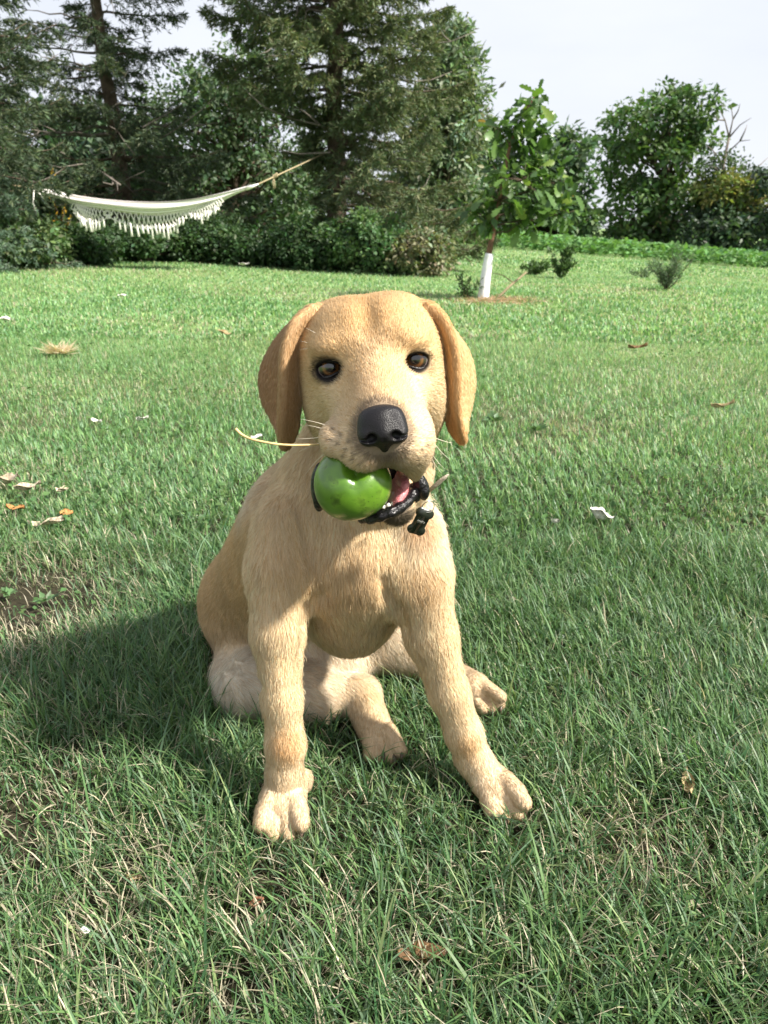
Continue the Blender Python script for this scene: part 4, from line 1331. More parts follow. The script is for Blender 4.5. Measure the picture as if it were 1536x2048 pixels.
for c, s in EYES:
    mb = MB(); v, f = sphere_mesh(40, 28)
    mb.add(v * 0.0135, f)
    o = mb.build('eye', M_EYE, dog)
    o.location = tuple(c + Hd(0, -0.0078, 0.0))
    gaze = Vector(np.array((0.02, 0.0, CAM_H - 0.03)) - c)
    o.rotation_euler = gaze.to_track_quat('Z', 'Y').to_euler()
    # rim of the lids: a closed black ring lying on the eyeball
    mb = MB()
    R3 = rotH(yaw=-s * 14, roll=s * 10)
    ring = []
    for i in range(33):
        a = 2 * math.pi * i / 32
        x, z = 0.0114 * math.cos(a), (0.0066 if math.sin(a) > 0 else 0.0066) * math.sin(a)
        inner = max(0.0, -math.cos(a) * s) ** 5; outer = max(0.0, math.cos(a) * s) ** 5
        x += -s * 0.0026 * inner + s * 0.0014 * outer; z += -0.0030 * inner + 0.0004 * outer
        yy = math.sqrt(max(0.0139 ** 2 - x * x - z * z, 1e-8))
        ring.append(c + Hd(0, -0.0074, 0) + np.array((x, yy + 0.0002, z)) @ R3)
    mb.tube(ring, 0.0010 if s > 0 else 0.0014, 8, cap=False)
    mb.build('eyelid', M_LID, dog)

# nose leather with nostrils
NC = HP(765, 857, 0.092)
g = np.arange(-0.030, 0.030, 0.0006)
NS = SDF(NC[0] + g, NC[1] + g, NC[2] + g)
def nh(r, f, u): return NC + Hd(r, f, u)
NS.el(nh(0, -0.004, 0.002), (0.0185, 0.0125, 0.0130), rotH(pitch=12), k=0.004, col=(0, 0, 0))
NS.el(nh(0, -0.008, 0.009), (0.0150, 0.0100, 0.0060), rotH(pitch=20), k=0.006, col=(0, 0, 0))
for s in (-1, 1):
    NS.el(nh(s * 0.0108, 0.000, -0.0045), (0.0082, 0.0090, 0.0080), HM, k=0.004, col=(0, 0, 0))
NS.rc(nh(0, 0.003, -0.004), nh(0, -0.003, -0.0150), 0.0080, 0.0042, k=0.005, col=(0, 0, 0))
for s in (-1, 1):
    NS.el(nh(s * 0.0092, 0.0098, -0.0048), (0.0042, 0.0060, 0.0036), rotH(roll=s * 25), k=0.002, op='sub')
    NS.rc(nh(s * 0.0120, 0.0085, -0.0062), nh(s * 0.0190, 0.000, -0.0058), 0.0016, 0.0011, k=0.0015, op='sub')
NS.rc(nh(0, 0.0115, -0.006), nh(0, 0.006, -0.022), 0.0007, 0.0007, k=0.002, op='sub')
npos, nq = NS.mesh()
npos = laplace(npos, nq, 2, 0.4)
mesh_np('nose', npos, nq, 4, M_NOSE, dog, None, True)

# mouth: tongue, teeth, lower lip, lip corner
M_TONGUE = mat_plain('tongue', (0.68, 0.22, 0.23), rough=0.3, spec=0.5, noise=(300, 0.15), bump=(600, 0.4), coat=0.3)
M_TOOTH = mat_plain('tooth', (0.80, 0.76, 0.66), rough=0.25, spec=0.5, coat=0.3)
mb = MB()
add_blob(mb, HP(794, 984, 0.036), (0.0135, 0.026, 0.0075), rotH(roll=-48), nu=24, lump=0.05)
add_blob(mb, HP(804, 962, 0.034), (0.0085, 0.022, 0.0060), rotH(roll=-70), nu=20, lump=0.05, seed=2)
mb.build('tongue', M_TONGUE, dog)
for i, (px, py, ex, ey, f, r) in enumerate(((766, 1016, 767, 1009, 0.058, 0.0021), (776, 1014, 777, 1006, 0.058, 0.0021), (786, 1010, 787, 1002, 0.056, 0.0022),
                                   (796, 1005, 797, 997, 0.053, 0.0022), (803, 998, 808, 982, 0.049, 0.0026), (815, 985, 816, 976, 0.040, 0.0024))):
    mb = MB()
    a, b = HP(px, py, f), HP(ex, ey, f + 0.001)
    mb.tube([a, a + (b - a) * 0.4, a + (b - a) * 0.8, b], [r, r * 1.05, r * 0.75, r * 0.2], 8)
    mb.build('tooth', M_TOOTH, dog)
mb = MB()
lip = spline([HP(722, 1036, 0.050), HP(745, 1037, 0.064), HP(775, 1027, 0.068), HP(803, 1013, 0.062), HP(822, 994, 0.050), HP(830, 974, 0.036)], 36)
rr = [0.0036 + 0.0004 * math.sin(i * 1.3) for i in range(36)]
mb.tube(lip, rr, 10, flat=1.25)
mb.build('lower_lip', M_BLACK, dog)
mb = MB()
add_blob(mb, HP(843, 971, 0.040), (0.0066, 0.0075, 0.0112), rotH(roll=-10), nu=26, nv=18, lump=0.10, seed=4)
add_blob(mb, HP(832, 985, 0.040), (0.0062, 0.006, 0.0090), rotH(roll=25), nu=24, lump=0.06, seed=5)
mb.build('lip_corner', M_BLACK, dog)
mb = MB()
add_blob(mb, HP(640, 974, 0.026), (0.0080, 0.010, 0.0215), rotH(roll=8), nu=26, nv=20, lump=0.05, seed=8)
mb.build('lip_corner', M_BLACK, dog)

# whiskers
M_WHISK = mat_plain('whisker', (0.80, 0.72, 0.58), rough=0.4)
M_WHISKD = mat_plain('whisker_dark', (0.12, 0.08, 0.05), rough=0.4)
WH = [((672, 858), (600, 838), 0.052, 0.02, 1), ((665, 872), (590, 878), 0.055, -0.01, 1), ((664, 880), (596, 905), 0.058, 0.03, 1), ((672, 892), (612, 948), 0.060, 0.035, 1),
      ((690, 896), (655, 925), 0.066, 0.02, 1), ((704, 902), (672, 928), 0.070, 0.02, 1), ((718, 906), (690, 930), 0.074, 0.02, 1), ((668, 866), (612, 850), 0.054, 0.02, 1),
      ((655, 700), (600, 682), 0.0, 0.02, 1), ((668, 690), (612, 656), 0.0, 0.015, 1), ((650, 694), (598, 700), 0.0, 0.02, 1), ((712, 812), (694, 792), 0.06, 0.0, 1),
      ((862, 872), (905, 886), 0.040, 0.02, 1), ((864, 880), (900, 920), 0.040, 0.02, 1), ((862, 905), (890, 938), 0.038, 0.02, 1), ((860, 912), (884, 948), 0.038, 0.01, 1),
      ((690, 838), (676, 828), 0.06, 0.0, 1), ((790, 1038), (806, 1052), 0.055, 0.0, 0), ((760, 1044), (764, 1058), 0.055, 0.0, 0)]
for (p0, p1, f, bow, light) in WH:
    mb = MB()
    a, b = HP(*p0, f), HP(*p1, f - 0.012)
    side = unit(np.cross(b - a, hF)) * bow * np.linalg.norm(b - a) * 6
    pts = [a + (b - a) * t + side * (t * (1 - t)) for t in np.linspace(0, 1, 7)]
    mb.tube(pts, [0.00032 - 0.00024 * t for t in np.linspace(0, 1, 7)], 5)
    mb.build('whisker', M_WHISK if light else M_WHISKD, dog)
# claws
M_CLAW = mat_plain('claw', (0.10, 0.07, 0.05), rough=0.35)
for (px, py, y) in ((524, 1655, 0.577), (546, 1672, 0.575), (581, 1672, 0.575), (604, 1657, 0.577), (984, 1624, 0.602), (1010, 1637, 0.602), (1035, 1630, 0.604), (1050, 1608, 0.608),
                    (766, 1524, 0.692), (789, 1522, 0.692), (803, 1502, 0.694), (984, 1420, 0.77), (1000, 1411, 0.77)):
    a = W(px, py, y); a = np.array((a[0], a[1], max(a[2], 0.010)))
    mb = MB()
    mb.tube([a + (0, 0.006, 0.002), a + (0, 0.000, 0.0026), a + (0, -0.006, -0.0005), a + (0, -0.010, -0.005)], [0.0026, 0.0027, 0.0021, 0.0006], 8)
    mb.build('claw', M_CLAW, dog)

# short coat
rs = np.random.RandomState(11)
tri = np.concatenate([dq[:, [0, 1, 2]], dq[:, [0, 2, 3]]])
e1 = dpos[tri[:, 1]] - dpos[tri[:, 0]]; e2 = dpos[tri[:, 2]] - dpos[tri[:, 0]]
area = 0.5 * np.linalg.norm(np.cross(e1, e2), axis=1)
ctr = dpos[tri].mean(1)
thl = (ctr - HO) @ HM.T
headw = np.where((thl[:, 2] > -0.10) & (thl[:, 1] > -0.12), 1.7, 1.0)
toward = (unit(np.array((0, 0, CAM_H)) - ctr) * dnrm[tri].mean(1)).sum(1)
dens = area * headw * np.where(toward > -0.35, 1.0, 0.12)
NH = 520000
pick = rs.choice(len(tri), NH, p=dens / dens.sum())
u = rs.rand(NH, 1); v = rs.rand(NH, 1)
fl = (u + v) > 1; u = np.where(fl, 1 - u, u); v = np.where(fl, 1 - v, v)
T = tri[pick]; w0 = 1 - u - v
def interp(a): return a[T[:, 0]] * w0 + a[T[:, 1]] * u + a[T[:, 2]] * v
hp = interp(dpos); hn = unit(interp(dnrm)); hc = interp(dcol); hflow = unit(interp(dflow)); hlen = interp(dfur[:, None])[:, 0]
keep = hlen > 0.0012
hp, hn, hc, hflow, hlen = hp[keep], hn[keep], hc[keep], hflow[keep], hlen[keep]
NH = len(hp)
# lock-like wander of the lay of the coat
wx = np.stack([fbm(hp[:, 0] * 55 + hp[:, 1] * 31, hp[:, 2] * 55 - hp[:, 1] * 23, 3, 2), fbm(hp[:, 0] * 61 - hp[:, 2] * 37, hp[:, 1] * 57, 5, 2), fbm(hp[:, 1] * 49, hp[:, 2] * 52 + hp[:, 0] * 29, 9, 2)], 1) - 0.5
hh = (hp - HO) @ HM.T
onhead = ((hh[:, 2] > -0.10) & (hh[:, 1] > -0.12))[:, None]
fdir = hflow + np.where(onhead, 0.22, 0.50) * wx + rs.randn(NH, 3) * 0.12
tan_ = unit(fdir - hn * (fdir * hn).sum(1, keepdims=True))
tilt = np.radians(13 + 9 * rs.rand(NH) + np.where(rs.rand(NH) < 0.035, 28 * rs.rand(NH), 0))[:, None]
hlen = hlen * (0.7 + 0.6 * rs.rand(NH))
d0 = tan_ * np.cos(tilt) + hn * np.sin(tilt)
L_ = hlen[:, None]
q0 = hp - hn * 0.0003
q1 = q0 + d0 * L_ * 0.36
q2 = q1 + unit(d0 - hn * 0.10 + rs.randn(NH, 3) * 0.05) * L_ * 0.34
q3 = q2 + unit(tan_ + hn * 0.02 + rs.randn(NH, 3) * 0.12) * L_ * 0.30
pts = np.stack([q0, q1, q2, q3], 1).astype(np.float32)
tone = np.where(onhead[:, 0], 0.91 + 0.18 * rs.rand(NH), 0.87 + 0.26 * rs.rand(NH))[:, None]
warm = (rs.rand(NH) < 0.12)[:, None]
pale = (rs.rand(NH) < 0.20)[:, None]
lock = fbm(hp[:, 0] * 150 + hp[:, 1] * 60, hp[:, 2] * 60 - hp[:, 1] * 90, 71, 2)[:, None]
hcol = hc * tone * np.where(onhead, 0.92 + 0.16 * lock, 0.84 + 0.32 * lock)
hcol = np.where(warm, hcol * np.array((0.85, 0.72, 0.55)), hcol)
hcol = np.where(pale, np.minimum(hcol * np.array((1.12, 1.18, 1.28)), 0.85), hcol)
cv = bpy.data.hair_curves.new('fur')
cv.add_curves([4] * NH)
cv.attributes['position'].data.foreach_set('vector', pts.ravel())
rad = np.tile(np.array((0.00016, 0.00015, 0.00010, 0.00003), np.float32), NH) * np.repeat((0.7 + 0.6 * rs.rand(NH)).astype(np.float32), 4)
ra = cv.attributes.get('radius') or cv.attributes.new('radius', 'FLOAT', 'POINT')
ra.data.foreach_set('value', rad.astype(np.float32))
ca = cv.attributes.new('col', 'FLOAT_COLOR', 'CURVE')
c4 = np.ones((NH, 4), np.float32); c4[:, :3] = hcol
ca.data.foreach_set('color', c4.ravel())
na = cv.attributes.new('root_normal', 'FLOAT_VECTOR', 'CURVE')
nn = unit(hn + np.where(onhead, 0.13, 0.17) * rs.randn(NH, 3) + np.where(onhead, 0.12, 0.25) * wx)
na.data.foreach_set('vector', nn.astype(np.float32).ravel())
def mat_fur():
    m, N, L, out = new_mat('dog_coat')
    a = N.new('ShaderNodeAttribute'); a.attribute_name = 'col'
    n = N.new('ShaderNodeAttribute'); n.attribute_name = 'root_normal'
    p = N.new('ShaderNodeBsdfPrincipled')
    p.inputs['Roughness'].default_value = 0.55
    p.inputs['Specular IOR Level'].default_value = 0.2
    L.new(a.outputs['Color'], p.inputs['Base Color']); L.new(n.outputs['Vector'], p.inputs['Normal'])
    t = N.new('ShaderNodeBsdfTranslucent'); L.new(a.outputs['Color'], t.inputs['Color']); L.new(n.outputs['Vector'], t.inputs['Normal'])
    mx = N.new('ShaderNodeMixShader'); mx.inputs[0].default_value = 0.12
    L.new(p.outputs['BSDF'], mx.inputs[1]); L.new(t.outputs['BSDF'], mx.inputs[2])
    L.new(mx.outputs['Shader'], out.inputs['Surface'])
    return m
cv.materials.append(mat_fur())
fur = bpy.data.objects.new('fur', cv)
COL.objects.link(fur); fur.parent = dog

# ------------------------------------------------------------------ what the dog holds and wears
def mat_apple():
    m, N, L, out = new_mat('green_apple')
    tc = N.new('ShaderNodeTexCoord')
    p = N.new('ShaderNodeBsdfPrincipled')
    p.inputs['Roughness'].default_value = 0.30; p.inputs['Specular IOR Level'].default_value = 0.5
    p.inputs['Coat Weight'].default_value = 0.3; p.inputs['Coat Roughness'].default_value = 0.2
    t1 = N.new('ShaderNodeTexNoise'); t1.inputs['Scale'].default_value = 45; t1.inputs['Detail'].default_value = 3
    cr = N.new('ShaderNodeValToRGB'); e = cr.color_ramp.elements
    e[0].position = 0.25; e[0].color = (0.045, 0.115, 0.008, 1); e[1].position = 0.8; e[1].color = (0.15, 0.27, 0.028, 1)
    q = e.new(0.5); q.color = (0.085, 0.185, 0.013, 1)
    L.new(tc.outputs['Object'], t1.inputs['Vector']); L.new(t1.outputs['Fac'], cr.inputs['Fac'])
    # dark scuffs and small scab specks
    t2 = N.new('ShaderNodeTexNoise'); t2.inputs['Scale'].default_value = 95; t2.inputs['Detail'].default_value = 6; t2.inputs['Distortion'].default_value = 0.3
    r2 = N.new('ShaderNodeMapRange'); r2.inputs['From Min'].default_value = 0.56; r2.inputs['From Max'].default_value = 0.74
    L.new(tc.outputs['Object'], t2.inputs['Vector']); L.new(t2.outputs['Fac'], r2.inputs['Value'])
    v = N.new('ShaderNodeTexVoronoi'); v.inputs['Scale'].default_value = 330
    r3 = N.new('ShaderNodeMapRange'); r3.inputs['From Min'].default_value = 0.20; r3.inputs['From Max'].default_value = 0.12
    L.new(tc.outputs['Object'], v.inputs['Vector']); L.new(v.outputs['Distance'], r3.inputs['Value'])
    t4 = N.new('ShaderNodeTexNoise'); t4.inputs['Scale'].default_value = 50
    r4 = N.new('ShaderNodeMapRange'); r4.inputs['From Min'].default_value = 0.48; r4.inputs['From Max'].default_value = 0.58
    L.new(tc.outputs['Object'], t4.inputs['Vector']); L.new(t4.outputs['Fac'], r4.inputs['Value'])
    mu = N.new('ShaderNodeMath'); mu.operation = 'MULTIPLY'; L.new(r3.outputs['Result'], mu.inputs[0]); L.new(r4.outputs['Result'], mu.inputs[1])
    mxm = N.new('ShaderNodeMath'); mxm.operation = 'MAXIMUM'; L.new(r2.outputs['Result'], mxm.inputs[0]); L.new(mu.outputs[0], mxm.inputs[1])
    sc = N.new('ShaderNodeMath'); sc.operation = 'MULTIPLY'; sc.inputs[1].default_value = 0.75; L.new(mxm.outputs[0], sc.inputs[0])
    mx = N.new('ShaderNodeMix'); mx.data_type = 'RGBA'; mx.inputs[7].default_value = (0.020, 0.035, 0.006, 1)
    L.new(sc.outputs[0], mx.inputs[0]); L.new(cr.outputs['Color'], mx.inputs[6]); L.new(mx.outputs[2], p.inputs['Base Color'])
    b = N.new('ShaderNodeBump'); b.inputs['Strength'].default_value = 0.35; b.inputs['Distance'].default_value = 0.0006; b.invert = True
    L.new(mxm.outputs[0], b.inputs['Height']); L.new(b.outputs['Normal'], p.inputs['Normal'])
    L.new(p.outputs['BSDF'], out.inputs['Surface'])
    return m
pole = Vector(Hd(0.16, 0.72, 0.68)).normalized()
al_ = pole.to_track_quat('Z', 'Y').to_matrix().transposed() @ Vector(Hd(-0.05, 1, -0.6))
APPLE_CLEFT = math.atan2(al_.y, al_.x)
v, f = sphere_mesh(64, 44)
th = np.arccos(np.clip(v[:, 2], -1, 1)); ph = np.arctan2(v[:, 1], v[:, 0])
rad_ = 1.0 - 0.26 * np.exp(-(th / 0.28) ** 2) - 0.10 * np.exp(-((math.pi - th) / 0.35) ** 2) + 0.02 * np.cos(3 * ph + 0.5) * np.sin(th) + 0.04 * np.sin(ph) * np.sin(th)
phd = np.angle(np.exp(1j * (ph - APPLE_CLEFT)))
rad_ += -0.07 * np.exp(-(phd / 0.40) ** 2) * np.exp(-((th - 0.40) / 0.55) ** 2)
av = v * rad_[:, None] * APPLE_R * np.array((1.04, 1.0, 0.97))
mb = MB(); mb.add(av, f)
apple = mb.build('apple', mat_apple())
apple.location = tuple(APPLE_C); apple.rotation_euler = pole.to_track_quat('Z', 'Y').to_euler()
tag(apple, "scuffed green apple gripped in the puppy's jaws", 'apple')

mb = MB()
st = spline([HP(648, 888, 0.052), HP(610, 890, 0.056), HP(560, 889, 0.060), HP(510, 880, 0.062), HP(485, 870, 0.062), HP(471, 857, 0.062)], 20)
mb.tube(st, [0.0008 + 0.0003 * (i / 19) for i in range(20)], 7)
stem = mb.build('dry_straw', mat_plain('dry_stem', (0.62, 0.46, 0.20), rough=0.5, noise=(120, 0.35)))
tag(stem, "thin straw coloured stem sticking out left of the puppy's mouth", 'stem')

# bone shaped name tag under the lip corner
M_TAG = mat_plain('tag_enamel', (0.018, 0.022, 0.016), rough=0.25, spec=0.5)
M_TAGM = mat_plain('tag_metal', (0.55, 0.55, 0.50), rough=0.3, metal=1.0)
outline = []
def lobe(cx, cz, r, a0, a1, n=9):
    for i in range(n):
        a = math.radians(a0 + (a1 - a0) * i / (n - 1))
        outline.append((cx + r * math.cos(a), cz + r * math.sin(a)))
lobe(0.0042, 0.0085, 0.0046, -60, 115); lobe(-0.0042, 0.0085, 0.0046, 65, 240); lobe(-0.0042, -0.0085, 0.0046, 120, 295); lobe(0.0042, -0.0085, 0.0046, 245, 420)
tagroot = empty('name_tag', HP(841, 1043, 0.020), "black bone shaped name tag hanging at the puppy's throat", 'name tag')
def plate(pts, t, m, name, dy=0.0):
    mb = MB(); n = len(pts)
    vv = [(x, dy - t / 2, z) for x, z in pts] + [(x, dy + t / 2, z) for x, z in pts]
    ff = [tuple(range(n))[::-1], tuple(range(n, 2 * n))] + [(i, (i + 1) % n, n + (i + 1) % n, n + i) for i in range(n)]
    mb.add(vv, ff); return mb.build(name, m, None, smooth=False)
pl = plate(outline, 0.0012, M_TAG, 'tag_plate'); pl.parent = tagroot
M_PRINT = mat_plain('tag_print', (0.5, 0.5, 0.45), rough=0.5)
mb = MB()
rs2 = np.random.RandomState(3)
for i in range(6):          # worn, unreadable engraving
    x0 = -0.0036 + i * 0.0013
    mb.tube([(x0, -0.00075, -0.0012 + 0.0004 * rs2.randn()), (x0 + 0.0004, -0.00075, 0.0004 * rs2.randn()), (x0 + 0.0007, -0.00075, 0.0011 + 0.0003 * rs2.randn())], 0.00017, 4)
pr = mb.build('engraving', M_PRINT); pr.parent = tagroot
mb = MB()
mb.tube([(0.0055 * math.cos(a), 0.001 * math.sin(2 * a), 0.0155 + 0.0055 * math.sin(a)) for a in np.linspace(0, 2 * math.pi, 25)], 0.0005, 6, cap=False)
rg = mb.build('split_ring', M_TAGM); rg.parent = tagroot
tagroot.rotation_euler = (math.radians(8), math.radians(24), math.radians(18))
# end of the collar strap
mb = MB()
a, b = HP(858, 982, 0.005), HP(896, 949, 0.012)
mb.tube([a, a + (b - a) * 0.35, a + (b - a) * 0.8, b], [0.0042, 0.0048, 0.0042, 0.0018], 10, flat=0.28)
strap = mb.build('collar_strap', mat_plain('grey_leather', (0.40, 0.34, 0.27), rough=0.7, noise=(400, 0.4), bump=(500, 0.4)))
tag(strap, "worn greyish strap tip poking out beside the puppy's lip", 'collar')
# ------------------------------------------------------------------ lawn: every blade real geometry
M_GRASS = mat_leaf('grass_blades', rough=0.45, spec=0.4, trans=0.38, tint=(1.1, 1.15, 0.75))
rs = np.random.RandomState(2024)
def dog_sdf(p):
    i = np.clip(np.searchsorted(D.xs, p[:, 0]), 0, len(D.xs) - 1)
    j = np.clip(np.searchsorted(D.ys, p[:, 1]), 0, len(D.ys) - 1)
    k = np.clip(np.searchsorted(D.zs, p[:, 2]), 0, len(D.zs) - 1)
    inside = (p[:, 0] > D.xs[0]) & (p[:, 0] < D.xs[-1]) & (p[:, 1] > D.ys[0]) & (p[:, 1] < D.ys[-1])
    return np.where(inside, D.d[i, j, k], 1.0)
# bare and thin places seen in the photo (pixel, radius m, strength)
THIN = [(G(60, 1215), 0.15, 1.0), (G(60, 1650), 0.09, 0.55), (G(230, 1820), 0.07, 0.5), (G(540, 1830), 0.05, 0.6), (G(1290, 1690), 0.07, 0.45), (G(1120, 850), 0.14, 0.4), (G(1000, 835), 0.12, 0.5),
        (G(270, 640), 0.30, 0.5), (G(380, 655), 0.30, 0.45), (G(1290, 700), 0.2, 0.5), (G(60, 850), 0.12, 0.5), (G(470, 2010), 0.03, 0.7), (G(840, 1930), 0.03, 0.5)]
def sample(n, y0, y1, dens_pow):
    yy = np.linspace(y0, y1, 2000)
    wdt = 1.24 * yy + 0.30
    pdf = wdt * np.minimum((0.8 / np.maximum(yy, 0.05)) ** dens_pow, 1.0)
    cdf = np.cumsum(pdf); cdf /= cdf[-1]
    y = np.interp(rs.rand(n), cdf, yy)
    x = (rs.rand(n) - 0.5) * (1.24 * y + 0.30)
    return x, y
STRAW = np.array((0.56, 0.50, 0.36)); 
PAL = np.array([(0.106, 0.208, 0.074), (0.056, 0.142, 0.054), (0.136, 0.228, 0.128), (0.235, 0.310, 0.128), (0.150, 0.260, 0.092)])
BV, BF, BC = [], [], []
voff = 0
def blades(n, y0, y1, pw, seg, l0, l1, w0, w1, lean0, lean1, straw, curve, clump=0.5, cs=0.02, gain=1.0, strip=0.0):
    global voff
    x, y = sample(n, y0, y1, pw)
    if strip:          # lawn to both sides of the view
        x = np.where(rs.rand(n) < 0.5, -1, 1) * (0.62 * y + 0.15 + strip * rs.rand(n) ** 1.3)
    # gather into tufts
    gx_, gy_ = np.round(x / cs) * cs, np.round(y / cs) * cs
    hx = hash2(np.round(x / cs), np.round(y / cs), 5) - 0.5; hy = hash2(np.round(x / cs), np.round(y / cs), 6) - 0.5
    x = x * (1 - clump * 0.6) + (gx_ + hx * cs) * clump * 0.6; y = y * (1 - clump * 0.6) + (gy_ + hy * cs) * clump * 0.6
    keep = np.ones(n, bool)
    thin = np.zeros(n)
    for g, r, s in THIN:
        thin = np.maximum(thin, s * np.exp(-((x - g[0]) ** 2 + ((y - g[1]) * 0.8) ** 2) / (r * r)))
    patch = fbm(x * 3.1 + 4, y * 3.1, 21, 3)
    patch2 = fbm(x * 0.9 + 9, y * 0.9, 33, 3)
    keep &= rs.rand(n) > thin * 0.95
    keep &= rs.rand(n) < 0.62 + 0.9 * patch
    x, y, thin, patch, patch2 = x[keep], y[keep], thin[keep], patch[keep], patch2[keep]
    n = len(x)
    dry = np.clip(straw * (0.35 + 2.6 * np.clip(patch2 - 0.42, 0, 1) * 2) + thin * 0.5, 0, 0.85)
    is_s = rs.rand(n) < dry
    L_ = (l0 + (l1 - l0) * rs.rand(n) ** 1.4) * (0.62 + 0.75 * fbm(x * 5 + 3, y * 5, 41, 2)) * (1 - 0.5 * thin)
    Wd = (w0 + (w1 - w0) * rs.rand(n)) * np.where(is_s, 0.75, 1.0)
    # blades lean in loose swathes
    az0 = 6.2832 * fbm(x * 2.2, y * 2.2, 51, 2) * 1.6
    az = az0 + rs.randn(n) * 1.9
    lean = np.radians(lean0 + (lean1 - lean0) * rs.rand(n)); lean = np.where(is_s, np.minimum(lean * 1.35, 1.45), lean)
    dh = np.stack([np.cos(az), np.sin(az), np.zeros(n)], 1)
    side = np.stack([-np.sin(az), np.cos(az), np.zeros(n)], 1)
    tw = rs.randn(n) * 0.7
    root = np.stack([x, y, ground_z(x, y) - 0.004], 1)
    cv_ = curve * (0.3 + rs.rand(n))
    rows = seg + 1
    pts = np.zeros((n, rows, 3)); cur = root.copy(); ang = lean * 0.45
    pts[:, 0] = cur
    for k in range(seg):
        st = (L_ / seg)[:, None]
        cur = cur + (dh * np.sin(ang)[:, None] + np.array((0, 0, 1.0)) * np.cos(ang)[:, None]) * st
        ang = np.minimum(ang + (lean * 0.55 + cv_) / seg, 1.75)
        pts[:, k + 1] = cur
    pts[:, 1:, 2] = np.maximum(pts[:, 1:, 2], ground_z(x, y)[:, None] + 0.002)
    # keep clear of the dog
    nd = (np.abs(x + 0.0) < 0.32) & (y < 1.2) & (y > 0.45)
    ok = np.ones(n, bool)
    if nd.any():
        for k in range(rows):
            P = pts[nd, k] + (0, 0, 0.006 if k == 0 else 0)
            ok[nd] &= dog_sdf(P) > (0.0015 if k == 0 else -0.001)
        for k in range(seg):
            ok[nd] &= dog_sdf(0.5 * (pts[nd, k] + pts[nd, k + 1])) > -0.001
    pts, side, tw, Wd, is_s, patch2, patch, dh = pts[ok], side[ok], tw[ok], Wd[ok], is_s[ok], patch2[ok], patch[ok], dh[ok]
    n = len(pts)
    sd = unit(side * np.cos(tw)[:, None] + np.array((0, 0, 1.0)) * np.sin(tw)[:, None] * 0.6 + dh * np.sin(tw)[:, None] * 0.5)
    prof = np.array([0.75, 1.0, 0.9, 0.65, 0.35, 0.2])[:rows] if seg > 2 else np.array([0.85, 1.0, 0.6])[:rows]
    V = np.zeros((n, 2 * seg + 1, 3), np.float32)
    for k in range(seg):
        V[:, 2 * k] = pts[:, k] - sd * (Wd * prof[k] * 0.5)[:, None]
        V[:, 2 * k + 1] = pts[:, k] + sd * (Wd * prof[k] * 0.5)[:, None]
    V[:, 2 * seg] = pts[:, seg]
    F = []
    for k in range(seg - 1):
        F += [[2 * k, 2 * k + 1, 2 * k + 3], [2 * k, 2 * k + 3, 2 * k + 2]]
    F += [[2 * seg - 2, 2 * seg - 1, 2 * seg]]
    F = np.array(F)
    b = voff + np.arange(n)[:, None, None] * (2 * seg + 1)
    w = np.stack([0.30 + 0.2 * (patch > 0.5), 0.24 + 0 * patch, 0.22 + 0 * patch, 0.05 + 0.9 * np.clip(patch2 - 0.45, 0, 1), 0.25 + 0 * patch], 1); w /= w.sum(1, keepdims=True)
    ch = (rs.rand(n, 1) > np.cumsum(w, 1)).sum(1).clip(0, 4)
    col = PAL[ch] * (0.7 + 0.65 * rs.rand(n, 1)) * (gain + 0.60 * smooth01(0.95, 2.2, pts[:, 0, 1]))[:, None]  # painted light: blades lighten with distance like sunlit tips, foreground kept darker
    col = np.where(is_s[:, None], STRAW * (0.45 + 0.75 * rs.rand(n, 1)), col)
    tipw = np.zeros((1, 2 * seg + 1, 1)); tipw[0, -1, 0] = 0.35; tipw[0, :2, 0] = 0.25
    tint = np.where(rs.rand(n, 1) < 0.3, STRAW * 0.8, col)[:, None, :]
    C = col[:, None, :] * (1 - tipw) + tint * tipw
    BV.append(V.reshape(-1, 3)); BF.append((b + F[None]).reshape(-1, 3)); BC.append(C.reshape(-1, 3))
    voff += n * (2 * seg + 1)
    print('blades', n, 'tris', n * len(F))
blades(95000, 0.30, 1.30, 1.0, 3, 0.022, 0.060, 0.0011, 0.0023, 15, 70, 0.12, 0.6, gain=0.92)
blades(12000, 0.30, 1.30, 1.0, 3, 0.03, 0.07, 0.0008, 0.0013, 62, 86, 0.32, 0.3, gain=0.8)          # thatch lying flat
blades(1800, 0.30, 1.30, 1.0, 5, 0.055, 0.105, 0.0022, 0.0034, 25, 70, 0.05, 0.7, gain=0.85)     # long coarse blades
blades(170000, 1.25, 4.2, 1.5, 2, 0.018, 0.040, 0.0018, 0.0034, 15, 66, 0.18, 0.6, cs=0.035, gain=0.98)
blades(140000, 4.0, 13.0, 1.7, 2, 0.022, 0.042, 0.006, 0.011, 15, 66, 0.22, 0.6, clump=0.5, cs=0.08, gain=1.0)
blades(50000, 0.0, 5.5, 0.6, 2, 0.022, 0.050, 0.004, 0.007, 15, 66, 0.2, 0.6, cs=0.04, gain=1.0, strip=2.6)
blades(46000, 12.5, 27.0, 1.5, 2, 0.03, 0.05, 0.016, 0.030, 15, 66, 0.18, 0.6, clump=0.5, cs=0.2, gain=0.95)
